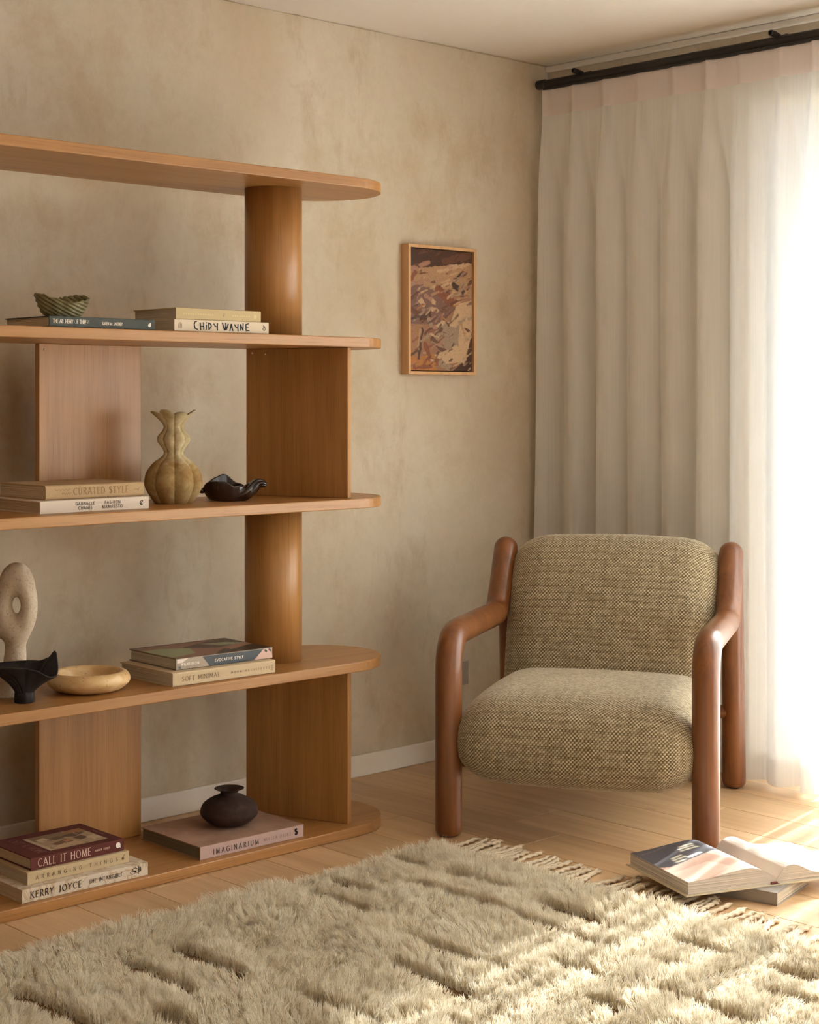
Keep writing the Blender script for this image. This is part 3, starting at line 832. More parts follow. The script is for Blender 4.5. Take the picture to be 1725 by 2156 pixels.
t = NT('cover_mauve'); v_ = t.coords(); n1 = t.noise(v_, 14, 5, 0.6, 0.6); n2 = t.noise(v_, 80, 3)
t.bsdf(t.mix(t.math('MULTIPLY', n2, 0.3), t.ramp(n1, [(0.3, lin(140, 108, 88)), (0.6, lin(166, 132, 112))]), lin(178, 146, 126)), 0.75, 0.2)
b = book('large mauve-brown book titled IMAGINARIUM under the dark round vase', 0.340, 0.270, 0.0340, (2.496, 3.4205, z), math.radians(-0.8), t.m, pages_mat('pages_green', (128, 120, 98)), spine_r=0.0015)
lil = plain('spine_lilac', lin(188, 160, 152), 0.6, 0.2, 0.05, 30)
obj('spine_print', *boxes([(0.001, 0.339, -0.0006, 0.0001, 0.0012, 0.0328)]), lil, b)
V, F = text2d('IMAGINARIUM', 0.145, 0.0128, 0.16, 0.07, True, cond=0.9); spine_print(V, F, 0.042, 0.0085, INK['dark'], b, y=-0.0011)
V, F = text2d('NUELLA OBERT', 0.090, 0.0080, 0.14, 0.07, True, cond=0.8); spine_print(V, F, 0.205, 0.0120, INK['grey'], b, y=-0.0011)
V, F = text2d('S', 0.0082, 0.0135, 0.34, 0.34, False); spine_print(V, F, 0.310, 0.0115, INK['black'], b, 'publisher_mark', y=-0.0011)

# ------------------------------------------------------------------ objects on the shelf
VR = VIEW - math.radians(90)          # local +x to the right of the viewer, +y away

def shell(name, rim, foot_r, foot_h, prof_pow, th, mat, nphi=120, nv=40, disp=None, loc=None, rotz=0.0, closed_bottom=True):
    """open free-form bowl: rim table [(deg, r, z)], grows from a small foot."""
    deg = np.array([q[0] for q in rim] + [rim[0][0] + 360]); rr_ = np.array([q[1] for q in rim] + [rim[0][1]]); zz = np.array([q[2] for q in rim] + [rim[0][2]])
    ph = np.linspace(0, 2 * math.pi, nphi, endpoint=False)
    def per(vals):
        # periodic cubic via fourier-like smoothing of linear interpolation
        f_ = np.interp((np.degrees(ph) - deg[0]) % 360 + deg[0], deg, vals)
        k = np.array([1, 3, 5, 3, 1], float); k /= k.sum()
        for _ in range(2):
            f_ = sum(np.roll(f_, s - 2) * k[s] for s in range(5))
        return f_
    Rr, Zr = per(rr_), per(zz)
    t = np.linspace(0, 1, nv)
    rows = []
    for s in t:
        r = foot_r + (Rr - foot_r) * s ** prof_pow[0]
        z_ = foot_h + (Zr - foot_h) * s ** prof_pow[1]
        rows.append(np.stack([r * np.cos(ph), r * np.sin(ph), z_], -1))
    P = np.array(rows)
    if disp is not None: P = disp(P, ph, t)
    v = P.reshape(-1, 3)
    f = gridf(nv, nphi, False, True).tolist()
    f = [tuple(q) for q in f]
    f.append(tuple(range(nphi))[::-1])
    o = obj(name, v, f, mat, None, True, loc, rotz)
    sm = o.modifiers.new('wall', 'SOLIDIFY'); sm.thickness = th; sm.offset = 1.0
    return o

# ribbed green bowl on the blue-grey book
t = NT('glaze_green'); v_ = t.coords(); n1 = t.noise(v_, 40, 4)
t.bsdf(t.ramp(n1, [(0.3, lin(104, 94, 58)), (0.7, lin(144, 134, 94))]), 0.45, 0.4, n1, 0.1)
def green_ribs(P, ph, t_):
    x, y, z_ = P[..., 0], P[..., 1], P[..., 2]
    c = x * 0.80 + z_ * 1.35
    rib = np.abs(np.sin(c * math.pi / 0.0135))
    amp = (0.0032 * np.clip(t_ * 3, 0, 1))[:, None]
    s = (rib - 0.6) * amp
    nrm = np.hypot(x, y) + 1e-6
    P = P.copy(); P[..., 0] += s * x / nrm; P[..., 1] += s * y / nrm; P[..., 2] -= s * 0.5
    return P
o = shell('leaf_bowl', [(0, 0.062, 0.044), (35, 0.072, 0.053), (60, 0.060, 0.060), (90, 0.050, 0.056), (120, 0.052, 0.050), (150, 0.066, 0.055), (180, 0.070, 0.060), (210, 0.062, 0.060), (250, 0.050, 0.048), (285, 0.042, 0.040), (320, 0.050, 0.036)],
          0.026, 0.0, (0.55, 1.45), 0.004, t.m, 160, 40, green_ribs, (2.143, 3.505, TOPS[3] + 0.0266), VR)
tag(o, 'small ribbed green leaf-shaped ceramic bowl on the blue-grey book', 'bowl')

# ribbed vase
t = NT('mossy_clay'); v_ = t.coords(); n1 = t.noise(v_, 22, 6, 0.7, 0.4); n2 = t.noise(v_, 90, 4, 0.6)
sep = t.n('ShaderNodeSeparateXYZ'); tc = t.n('ShaderNodeTexCoord'); t.l(tc.outputs['Object'], sep.inputs[0])
hz = t.math('ADD', sep.outputs['Z'], t.math('MULTIPLY', n1, 0.05))
base_c = t.ramp(n1, [(0.32, lin(160, 142, 102)), (0.5, lin(184, 168, 130)), (0.68, lin(204, 190, 156))])
belly = t.ramp(n1, [(0.30, lin(138, 100, 58)), (0.5, lin(160, 132, 86)), (0.7, lin(182, 162, 118))])
bm = t.ramp(hz, [(0.130, (1, 1, 1)), (0.142, (0, 0, 0))])
col = t.mix(bm, base_c, belly)
col = t.mix(0.4, col, t.ramp(n2, [(0.3, (0.7, 0.66, 0.56)), (0.6, (1, 1, 1))]), 'MULTIPLY')
t.bsdf(col, 0.85, 0.2, n2, 0.3, 0.002)
pf = smooth_curve([(0.050, 0.0), (0.062, 0.014), (0.077, 0.040), (0.0795, 0.058), (0.074, 0.082), (0.056, 0.106), (0.034, 0.122), (0.0265, 0.134), (0.033, 0.148), (0.0445, 0.164), (0.043, 0.178), (0.031, 0.192), (0.0275, 0.204), (0.037, 0.219), (0.052, 0.234), (0.060, 0.241)], 5)
pf = [(0.0005, 0.0)] + [tuple(q) for q in pf]
inn = [(r - 0.004, zz) for r, zz in pf[::-1] if zz > 0.10]
prof = pf + inn
NP = len(pf)
def lobes(th, i, r, zz):
    a = abs(math.cos(4 * (th + 0.2)))
    amp = 0.13 if r > 0.003 else 0.0
    k = 1 - amp * (1 - a ** 0.7)
    up = max(0, (zz - 0.205) / 0.038)
    return r * (k + 0.16 * up * (a - 0.6)), zz + up * 0.011 * (a - 0.6) + up * 0.004 * math.sin(3 * th + 1)
v, f = lathe(prof, 192, lobes)
o = obj('ribbed_vase', v, f, t.m, None, True, (2.532, 3.588, TOPS[2]), VR)
tag(o, 'tall mossy beige ribbed gourd vase with ruffled rim on the middle shelf', 'vase')

# dark glazed shell dish: body and twisted tail
t = NT('dark_glaze'); v_ = t.coords(); n1 = t.noise(v_, 24, 4)
t.bsdf(t.ramp(n1, [(0.35, lin(22, 12, 8)), (0.6, lin(38, 20, 12)), (0.75, lin(74, 40, 16))]), 0.14, 0.6, n1, 0.08, coat=0.5)
def dish_wave(P, ph, t_):
    P = P.copy()
    k = (0.0022 * t_ ** 2)[:, None] * np.sin(ph * 7 + 1.0)[None, :]
    P[..., 2] += k
    return P
body = thing('shell_dish', 'glossy dark brown shell-shaped ceramic dish right of the ribbed vase', 'dish', (2.712, 3.565, TOPS[2]), VR)
d_ = shell('bowl', [(0, 0.050, 0.030), (40, 0.050, 0.036), (70, 0.048, 0.046), (100, 0.048, 0.062), (122, 0.050, 0.072), (142, 0.058, 0.064), (160, 0.068, 0.046), (180, 0.076, 0.034), (205, 0.068, 0.048), (235, 0.054, 0.058), (262, 0.046, 0.050), (295, 0.046, 0.042), (330, 0.048, 0.036)],
           0.034, 0.000, (0.45, 1.7), 0.004, t.m, 120, 30, dish_wave)
d_.parent = body; d_.location = (-0.008, 0, 0)
kn, kf = tube([(-0.090, -0.004, 0.028), (-0.076, 0, 0.026)], [0.0065, 0.008], 12, (1.5, 1.0)); obj('knob', kn, kf, t.m, body, True)
tp = smooth_curve([(0.020, -0.010, 0.019), (0.036, -0.010, 0.022), (0.052, -0.006, 0.034), (0.066, -0.002, 0.046), (0.080, 0.0, 0.046), (0.090, 0.002, 0.041)], 6)
tn = len(tp); tv = []
T_ = np.gradient(tp, axis=0); T_ /= np.linalg.norm(T_, axis=1)[:, None]
for i in range(tn):
    s = i / (tn - 1); R0 = 0.0180 * (1 - s) ** 0.55 + 0.0028
    N_ = np.array([0, 1, 0]) ; N_ = N_ - T_[i] * N_.dot(T_[i]); N_ /= np.linalg.norm(N_); B_ = np.cross(T_[i], N_)
    for k in range(40):
        a = 2 * math.pi * k / 40
        r = R0 * (1 + 0.22 * abs(math.sin(3 * (a + s * 2.4))) - 0.1)
        tv.append(tp[i] + r * (math.cos(a) * N_ * 1.2 + math.sin(a) * B_))
tf = [tuple(q) for q in gridf(tn, 40, False, True)] + [tuple(range(40))[::-1], tuple(range((tn - 1) * 40, tn * 40))]
obj('twisted_tail', tv, tf, t.m, body, True)

# stone sculpture (pierced loop on a splayed foot)
def sculpt(X, Y, Z):
    # ring around an oval hole, its lower stem and the second, lower loop
    ex = (X - 0.018) / 1.0; ez = (Z - 0.222) / 1.85
    q = np.sqrt(ex ** 2 + ez ** 2) - 0.031
    ring = np.sqrt((q * 1.02) ** 2 + (Y * 0.80) ** 2) - 0.0205 - 0.006 * np.clip((Z - 0.26) / 0.05, 0, 1)
    stem = capsule(X, Y, Z, (0.016, 0, 0.150), (0.014, 0, 0.095), 0.019, 0.021)
    foot = capsule(X, Y, Z, (0.016, 0, 0.10), (0.006, 0, 0.0), 0.020, 0.047)
    arm = smin(capsule(X, Y, Z, (0.0, 0, 0.165), (-0.055, 0, 0.165), 0.018, 0.019), capsule(X, Y, Z, (-0.055, 0, 0.165), (-0.075, 0, 0.0), 0.019, 0.042), 0.02)
    d = smin(smin(ring, stem, 0.022), smin(foot, arm, 0.02), 0.022)
    return np.maximum(d, -Z)
V, F = surface_nets(sculpt, (-0.14, -0.07, -0.012), (0.09, 0.07, 0.35), 0.0046)
V[:, 2] = np.maximum(V[:, 2], 0)
t = NT('sculpture_stone'); v_ = t.coords(); n1 = t.noise(v_, 160, 4, 0.7); n2 = t.noise(v_, 11, 4)
sp = t.ramp(n1, [(0.34, (0.5, 0.42, 0.34)), (0.46, (1, 1, 1))])
col = t.mix(0.55, t.ramp(n2, [(0.35, lin(182, 162, 138)), (0.65, lin(208, 192, 170))]), sp, 'MULTIPLY')
t.bsdf(col, 0.95, 0.1, n1, 0.5, 0.003)
o = obj('loop_sculpture', V, F, t.m, None, True, (2.052, 3.600, TOPS[1]), VR)
tag(o, 'speckled pale stone loop sculpture behind the black flared vessel', 'sculpture')

# black flared vessel
def vessel_grooves(P, ph, t_):
    P = P.copy()
    a = np.degrees(ph)
    tt = t_[:, None]
    for c0 in (238, 252, 266):
        dd = ((a[None, :] - (c0 - 34 * tt) + 180) % 360) - 180
        g = np.exp(-(dd / 3.2) ** 2) * 0.0028 * np.clip(1.2 - tt, 0, 1)
        nrm = np.hypot(P[..., 0], P[..., 1]) + 1e-6
        P[..., 0] -= g * P[..., 0] / nrm; P[..., 1] -= g * P[..., 1] / nrm
    return P
t = NT('black_clay'); v_ = t.coords(); n1 = t.noise(v_, 70, 4)
t.bsdf(t.ramp(n1, [(0.3, lin(30, 25, 24)), (0.7, lin(44, 38, 36))]), 0.7, 0.3, n1, 0.15)
vs = thing('flared_vessel', 'matte black flared vessel on a narrow foot left of the travertine bowl', 'vessel', (2.035, 3.498, TOPS[1]), VR)
fv = shell('flared_bowl', [(0, 0.078, 0.060), (18, 0.080, 0.080), (32, 0.079, 0.120), (45, 0.072, 0.098), (65, 0.062, 0.089), (100, 0.056, 0.090), (140, 0.070, 0.088), (180, 0.098, 0.086), (215, 0.085, 0.088), (250, 0.060, 0.090), (285, 0.046, 0.088), (315, 0.056, 0.080), (340, 0.068, 0.062)],
           0.0225, 0.022, (1.25, 0.85), 0.0035, t.m, 180, 40, vessel_grooves)
fv.parent = vs
v, f = lathe([(0.0005, 0), (0.023, 0), (0.0245, 0.002), (0.0240, 0.022), (0.0225, 0.028), (0.0005, 0.028)], 48, lambda th, i, r, z_: (r * (1 + 0.02 * math.sin(9 * th)) if r > 0.01 else r, z_))
obj('foot', v, f, t.m, vs, True)

# travertine bowl
t = NT('travertine'); v_ = t.coords(); n1 = t.noise(t.coords((1, 1, 2.6)), 16, 5, 0.6, 0.5); n2 = t.noise(v_, 120, 3, 0.6)
pits = t.ramp(n2, [(0.30, (0.42, 0.30, 0.18)), (0.37, (1, 1, 1))])
t.bsdf(t.mix(0.8, t.ramp(n1, [(0.3, lin(192, 152, 100)), (0.5, lin(214, 178, 126)), (0.7, lin(226, 198, 152))]), pits, 'MULTIPLY'), 0.5, 0.35, n2, 0.25, 0.002)
pr = smooth_curve([(0.060, 0.0), (0.082, 0.006), (0.100, 0.020), (0.1035, 0.032), (0.098, 0.044), (0.088, 0.0495), (0.079, 0.047), (0.075, 0.038), (0.068, 0.024), (0.050, 0.014)], 6)
v, f = lathe([(0.0005, 0)] + [tuple(q) for q in pr] + [(0.0005, 0.012)], 96)
o = obj('travertine_bowl', v, f, t.m, None, True, (2.232, 3.528, TOPS[1]))
tag(o, 'round thick-walled travertine bowl between the black vessel and the books', 'bowl')

# dark round vase
t = NT('umber_clay'); v_ = t.coords(); n1 = t.noise(v_, 60, 5)
t.bsdf(t.ramp(n1, [(0.3, lin(48, 34, 28)), (0.7, lin(66, 48, 40))]), 0.8, 0.25, n1, 0.2)
pr = smooth_curve([(0.030, 0.0), (0.052, 0.007), (0.074, 0.026), (0.0775, 0.040), (0.070, 0.058), (0.048, 0.073), (0.028, 0.080), (0.0235, 0.086), (0.026, 0.0925), (0.0385, 0.0975), (0.0395, 0.0990), (0.034, 0.0985), (0.019, 0.0925), (0.016, 0.082), (0.016, 0.06)], 6)
v, f = lathe([(0.0005, 0)] + [tuple(q) for q in pr] + [(0.0005, 0.05)], 96)
o = obj('round_vase', v, f, t.m, None, True, (2.686, 3.548, TOPS[0] + 0.0344))
tag(o, 'squat dark brown round vase with a flared rim on the mauve book', 'vase')

# ------------------------------------------------------------------ painting
pt = thing('framed_painting', 'small framed abstract painting in browns and creams on the left wall', 'painting', (3.843, YW, 1.2908))
PWd, PH, PD = 0.3175, 0.4287, 0.037
fb = 0.0105
x0, x1 = -PWd / 2, PWd / 2
for q, mm in (((x0, x0 + fb, -PD, 0, 0, PH), 'frame_wood'), ((x1 - fb, x1, -PD, 0, 0, PH), 'frame_wood'), ((x0 + fb, x1 - fb, -PD, 0, 0, fb), 'frame_wood'), ((x0 + fb, x1 - fb, -PD, 0, PH - fb, PH), 'frame_wood')):
    obj('frame_bar', *boxes([q]), M[mm], pt, bevel=0.0008)
obj('backing', *boxes([(x0 + fb, x1 - fb, -0.012, -0.002, fb, PH - fb)]), plain('shadow_gap', lin(56, 34, 22), 0.9), pt)
nx, ny = 150, 220
img, u, w = painter(nx, ny, (150, 108, 78))
asp = 1.42
rr = np.random.default_rng(21)
jit = np.zeros_like(u)
for f_ in (9, 17, 31):
    jit += 0.010 * np.sin(u * f_ * 2.1 + w * f_ * 3.0 + f_) * np.cos(u * f_ * 1.3 - w * f_ * 2.2) * 9 / f_
def st(a, b, wd, c, al=0.95): stroke(img, u, w, a, b, wd, c, asp, al, jit)
P_ = dict(db=(62, 36, 22), mb=(96, 58, 38), tan=(176, 136, 98), cream=(198, 164, 126), pink=(168, 122, 100), grey=(156, 132, 108), blk=(36, 24, 18), och=(176, 114, 56), rust=(130, 72, 44), mauve=(120, 86, 74))
poly_fill(img, u, w, [(0, 0), (1, 0), (1, 0.09), (0.45, 0.14), (0.1, 0.17), (0, 0.17)], P_['db'])
poly_fill(img, u, w, [(0, 0.17), (0.4, 0.14), (1, 0.09), (1, 0.36), (0.6, 0.34), (0.3, 0.3), (0, 0.3)], P_['tan'])
poly_fill(img, u, w, [(0, 0.3), (0.45, 0.28), (0.75, 0.45), (0.5, 0.62), (0, 0.62)], P_['mauve'])
poly_fill(img, u, w, [(0.75, 0.44), (1, 0.40), (1, 0.72), (0.85, 0.92), (0.5, 0.95), (0.55, 0.75)], P_['cream'])
poly_fill(img, u, w, [(0.45, 0.6), (0.8, 0.6), (0.78, 0.8), (0.5, 0.86), (0.35, 0.75)], P_['grey'])
poly_fill(img, u, w, [(0, 0.64), (0.2, 0.62), (0.16, 0.9), (0, 0.92)], (158, 114, 80))
poly_fill(img, u, w, [(0, 0.9), (0.4, 0.86), (0.42, 1), (0, 1)], P_['och'])
poly_fill(img, u, w, [(1, 0.66), (1, 1), (0.68, 1), (0.9, 0.9)], P_['db'])
for a, b, wd, c in [((0.05, 0.06), (0.5, 0.04), 0.10, 'db'), ((0.55, 0.09), (0.95, 0.03), 0.08, 'mb'), ((0.1, 0.14), (0.3, 0.11), 0.04, 'mb'), ((0.16, 0.14), (0.30, 0.11), 0.045, 'pink'),
   ((0.02, 0.17), (0.12, 0.165), 0.05, 'pink'), ((0.14, 0.20), (0.40, 0.155), 0.05, 'tan'), ((0.12, 0.21), (0.35, 0.19), 0.018, 'mb'), ((0.45, 0.18), (0.95, 0.10), 0.05, 'cream'), ((0.6, 0.135), (0.75, 0.115), 0.03, 'cream'),
   ((0.25, 0.24), (0.6, 0.26), 0.10, 'tan'), ((0.5, 0.30), (0.65, 0.27), 0.04, 'cream'), ((0.03, 0.25), (0.10, 0.20), 0.06, 'rust'), ((0.72, 0.24), (0.86, 0.19), 0.07, 'blk'), ((0.70, 0.28), (0.84, 0.33), 0.08, 'blk'),
   ((0.70, 0.25), (0.80, 0.22), 0.03, 'grey'), ((0.80, 0.31), (0.86, 0.27), 0.05, 'grey'), ((0.92, 0.3), (0.98, 0.24), 0.06, 'mb'), ((0.9, 0.2), (0.98, 0.17), 0.04, 'tan'), ((0.05, 0.29), (0.3, 0.26), 0.05, 'pink'),
   ((0.25, 0.29), (0.46, 0.33), 0.06, 'tan'), ((0.18, 0.36), (0.42, 0.30), 0.025, 'cream'), ((0.30, 0.31), (0.42, 0.34), 0.02, 'grey'), ((0.46, 0.33), (0.66, 0.42), 0.13, 'rust'), ((0.63, 0.38), (0.82, 0.35), 0.03, 'grey'),
   ((0.66, 0.44), (0.85, 0.38), 0.05, 'mb'), ((0.75, 0.40), (0.98, 0.37), 0.03, 'tan'), ((0.70, 0.45), (0.76, 0.43), 0.03, 'och'), ((0.04, 0.40), (0.12, 0.36), 0.05, 'mb'), ((0.15, 0.41), (0.22, 0.46), 0.06, 'cream'),
   ((0.25, 0.38), (0.40, 0.44), 0.05, 'pink'), ((0.37, 0.43), (0.40, 0.44), 0.05, 'cream'), ((0.37, 0.49), (0.43, 0.50), 0.05, 'cream'), ((0.20, 0.50), (0.34, 0.48), 0.03, 'grey'), ((0.02, 0.50), (0.16, 0.54), 0.07, 'mb'),
   ((0.05, 0.60), (0.25, 0.50), 0.02, 'grey'), ((0.20, 0.58), (0.30, 0.54), 0.08, 'db'), ((0.30, 0.58), (0.34, 0.62), 0.06, 'grey'), ((0.45, 0.45), (0.62, 0.50), 0.09, 'mauve'), ((0.36, 0.53), (0.50, 0.57), 0.03, 'mauve'),
   ((0.42, 0.64), (0.55, 0.58), 0.05, 'cream'), ((0.52, 0.57), (0.56, 0.58), 0.02, 'rust'), ((0.60, 0.60), (0.72, 0.62), 0.04, 'cream'), ((0.58, 0.59), (0.62, 0.62), 0.02, 'mb'), ((0.30, 0.66), (0.42, 0.64), 0.03, 'pink'),
   ((0.20, 0.66), (0.14, 0.92), 0.05, 'db'), ((0.17, 0.66), (0.13, 0.82), 0.03, 'tan'), ((0.24, 0.70), (0.34, 0.66), 0.04, 'mb'), ((0.18, 0.76), (0.35, 0.68), 0.04, 'grey'), ((0.33, 0.70), (0.45, 0.72), 0.03, 'cream'),
   ((0.40, 0.70), (0.50, 0.66), 0.04, 'mb'), ((0.36, 0.74), (0.56, 0.84), 0.08, 'mb'), ((0.35, 0.76), (0.60, 0.82), 0.02, 'grey'), ((0.24, 0.78), (0.30, 0.86), 0.06, 'rust'), ((0.60, 0.70), (0.75, 0.72), 0.10, 'grey'),
   ((0.84, 0.50), (0.80, 0.80), 0.06, 'cream'), ((0.92, 0.48), (0.97, 0.66), 0.05, 'cream'), ((0.88, 0.64), (0.98, 0.67), 0.03, 'mb'), ((0.82, 0.60), (0.88, 0.70), 0.04, 'tan'), ((0.45, 0.88), (0.75, 0.80), 0.06, 'cream'),
   ((0.30, 0.90), (0.45, 0.92), 0.05, 'rust'), ((0.40, 0.87), (0.46, 0.88), 0.03, 'cream'), ((0.34, 0.91), (0.38, 0.915), 0.03, 'cream'), ((0.50, 0.94), (0.62, 0.97), 0.08, 'grey'), ((0.70, 0.96), (0.90, 0.90), 0.03, 'cream'),
   ((0.90, 0.70), (0.86, 0.92), 0.04, 'cream'), ((0.05, 0.93), (0.25, 0.91), 0.04, 'och'), ((0.08, 0.97), (0.35, 0.97), 0.04, 'rust'), ((0.02, 0.86), (0.08, 0.9), 0.05, 'och')]:
    st(a, b, wd, P_[c])
keys = list(P_)
for _ in range(170):
    p = rr.random(2); 
    if p[1] < 0.12: c = ['db', 'mb'][rr.integers(2)]
    elif p[1] < 0.3: c = ['tan', 'cream', 'pink', 'mb'][rr.integers(4)]
    elif p[0] > 0.7 and p[1] > 0.45: c = ['cream', 'tan', 'cream', 'grey'][rr.integers(4)]
    else: c = keys[rr.integers(len(keys))]
    d = np.array([0.09, -0.035]) * (0.4 + rr.random()) + (rr.random(2) - 0.5) * 0.05
    st(p, p + d, 0.010 + 0.014 * rr.random(), P_[c], 0.8)
img = img * 0.78 + 0.22 * l3(96, 62, 40); img *= (1 + 0.12 * rr.standard_normal((ny, nx, 1))).clip(0.7, 1.3)
vgrid('canvas', nx, ny, plane_grid(nx, ny, x0 + fb + 0.003, x1 - fb - 0.003, fb + 0.003, PH - fb - 0.003, -0.028, 'y'), img, M['canvas_paint'], pt)
obj('stretcher_edge', *boxes([(x0 + fb + 0.003, x1 - fb - 0.003, -0.0279, -0.012, fb + 0.003, PH - fb - 0.003)]), plain('canvas_side', lin(92, 60, 40), 0.9), pt)

# ------------------------------------------------------------------ armchair
FL = np.array((3.205, 3.2315)); rgt = np.array((0.5016, -0.8651)); bck = np.array((0.8651, 0.5016))
CW, CD = 0.707, 0.775
base = FL + rgt * CW / 2 + bck * CD / 2
ch = thing('armchair', 'low armchair with thick rounded walnut frame and woven oatmeal cushions by the curtain', 'armchair', (base[0], base[1], 0), math.atan2(rgt[1], rgt[0]))
LR = 0.0375
def cl(s, b, z_): return (s, b - CD / 2, z_)
for s in (-1, 1):
    X0 = s * CW / 2
    path = fillet_path([cl(X0, 0, 0.0), cl(X0, 0, 0.555), cl(X0, 0.585, 0.545), cl(X0, 0.700, 0.735)], [0.105, 0.085], 10)
    v, f = tube(path, LR, 32, (0.55, 1.5)); o = obj('arm_frame', v, f, M['walnut'], ch, True)
    path = np.array([np.array(cl(X0, 0.795, 0.004)) * (1 - q) + np.array(cl(X0, 0.728, 0.715)) * q for q in np.linspace(0, 1, 18)])
    v, f = tube(path, [LR - 0.001 - 0.004 * q for q in np.linspace(0, 1, 18)], 32, (0.55, 1.5)); o = obj('rear_leg', v, f, M['walnut'], ch, True)
    v, f = lathe([(0.0005, 0), (0.016, 0), (0.016, 0.006), (0.0005, 0.006)], 24); obj('foot_pad', v, f, plain('felt', lin(40, 32, 28), 0.9), ch, loc=cl(X0, 0.795, 0))
for b_, z_, r_ in ((0.05, 0.203, 0.021), (0.765, 0.24, 0.021)):
    v, f = tube([(-CW / 2, b_ - CD / 2, z_), (0, b_ - CD / 2, z_), (CW / 2, b_ - CD / 2, z_)], r_, 20, (0.3, 0.3)); obj('stretcher', v, f, M['walnut_x'], ch, True)
t = NT('woven_boucle')
at = t.n('ShaderNodeAttribute'); at.attribute_name = 'weave'
v_ = t.coords(); n1 = t.noise(v_, 14, 3); n2 = t.noise(t.coords((6, 6, 90)), 1.0, 3); n3 = t.noise(v_, 300, 2)
col = t.ramp(at.outputs['Fac'], [(0.10, lin(100, 84, 60)), (0.40, lin(164, 146, 114)), (0.85, lin(214, 200, 170))])
col = t.mix(t.ramp(n2, [(0.5, (0, 0, 0)), (0.75, (0.22, 0.22, 0.22))]), col, lin(140, 120, 88))
col = t.mix(0.3, col, t.ramp(n3, [(0.3, (0.7, 0.7, 0.7)), (0.6, (1, 1, 1))]), 'MULTIPLY')
t.bsdf(col, 0.95, 0.1, n3, 0.4, 0.002, sheen=0.25)
M['weave'] = t.m

def weave_h(uu, vv, pu=0.0104, pv=0.0054):
    row = np.floor(vv / pv)
    fu = (uu / pu + 0.5 * (row % 2)) % 1.0 - 0.5; fv = (vv / pv) % 1.0 - 0.5
    h = np.clip(1 - (np.abs(fu) / 0.40) ** 2.2, 0, 1) * np.clip(1 - (np.abs(fv) / 0.56) ** 2, 0, 1)
    hsh = np.modf(np.abs(np.sin(np.floor(uu / pu + 0.5 * (row % 2)) * 12.9898 + row * 78.233) * 43758.5453))[0]
    return h * (0.75 + 0.5 * hsh)

def cushion(name, prof, halfw, endr, parent, du=0.0024, amp=0.0024, bulge=0.0, endi=None):
    """closed profile in (y,z) (list), swept in x with rounded ends; returns the mesh object with real weave relief."""
    pr = np.array(prof, float)
    # resample closed profile to even spacing
    cl_ = np.vstack([pr, pr[:1]]); seg = np.linalg.norm(np.diff(cl_, axis=0), axis=1); L = np.concatenate([[0], np.cumsum(seg)])
    n = int(L[-1] / du); sl = np.linspace(0, L[-1], n, endpoint=False)
    Y_ = np.interp(sl, L, cl_[:, 0]); Z_ = np.interp(sl, L, cl_[:, 1])
    for _ in range(6):
        Y_ = 0.25 * np.roll(Y_, 1) + 0.5 * Y_ + 0.25 * np.roll(Y_, -1); Z_ = 0.25 * np.roll(Z_, 1) + 0.5 * Z_ + 0.25 * np.roll(Z_, -1)
    cy, cz = Y_.mean(), Z_.mean()
    # offsets of the profile (inward) for the rounded ends, via normals
    ty, tz = np.roll(Y_, -1) - np.roll(Y_, 1), np.roll(Z_, -1) - np.roll(Z_, 1)
    ln = np.hypot(ty, tz); ny_, nz_ = tz / ln, -ty / ln
    if ((Y_ - cy) * ny_ + (Z_ - cz) * nz_).mean() < 0: ny_, nz_ = -ny_, -nz_
    # meridian: end cap arc then straight
    endi = endr if endi is None else endi
    q = endr * math.pi / 2; na = int(q / du)
    ang = np.linspace(0, math.pi / 2, na)
    xs = list(-halfw + endr - endr * np.cos(ang)); ins = list(endr - endr * np.sin(ang)); us = list(-(halfw - endr) - endr * (math.pi / 2 - ang))
    ns = int(2 * (halfw - endr) / du)
    st_ = np.linspace(-(halfw - endr), halfw - endr, ns)[1:-1]
    xs += list(st_); ins += [0] * len(st_); us += list(st_)
    xs += list((halfw - endr + endr * np.cos(ang))[::-1]); ins += list((endr - endr * np.sin(ang))[::-1]); us += list(((halfw - endr) + endr * (math.pi / 2 - ang))[::-1])
    xs, ins, us = np.array(xs), np.array(ins), np.array(us)
    halfmin = 0.5 * min(Y_.max() - Y_.min(), Z_.max() - Z_.min()) * 0.95
    k = np.clip(ins / endr, 0, 1); ins = ins * endi / endr
    bl = 1 - (xs / halfw) ** 2
    Xg = np.repeat(xs[:, None], n, 1)
    off = (-ins[:, None] + bulge * bl[:, None])
    Yg = Y_[None, :] + ny_[None, :] * off; Zg = Z_[None, :] + nz_[None, :] * off
    h = weave_h(np.repeat(us[:, None], n, 1), np.repeat(sl[None, :], len(us), 0))
    fade = 1.0
    dx = -np.sign(xs) * 0
    nx_ = np.where(ins > 0, np.sign(xs) * k, 0)[:, None]
    sc_ = np.sqrt(np.clip(1 - nx_ ** 2, 0, 1))
    d = (h - 0.4) * amp
    Xg = Xg + nx_ * d; Yg = Yg + ny_[None, :] * d * sc_; Zg = Zg + nz_[None, :] * d * sc_
    v = np.stack([Xg, Yg, Zg], -1).reshape(-1, 3)
    f = gridf(len(us), n, False, True)
    nb = len(us)
    m = bpy.data.meshes.new(name)
    fl_ = f.tolist() + [list(range(n)), list(range((nb - 1) * n, nb * n))[::-1]]
    m.from_pydata(v.tolist(), [], fl_); m.materials.append(M['weave'])
    m.polygons.foreach_set('use_smooth', np.ones(len(m.polygons), bool))
    a = m.attributes.new('weave', 'FLOAT', 'POINT'); a.data.foreach_set('value', h.ravel().astype(np.float32))
    o = bpy.data.objects.new(name, m); link(o, parent)
    return o

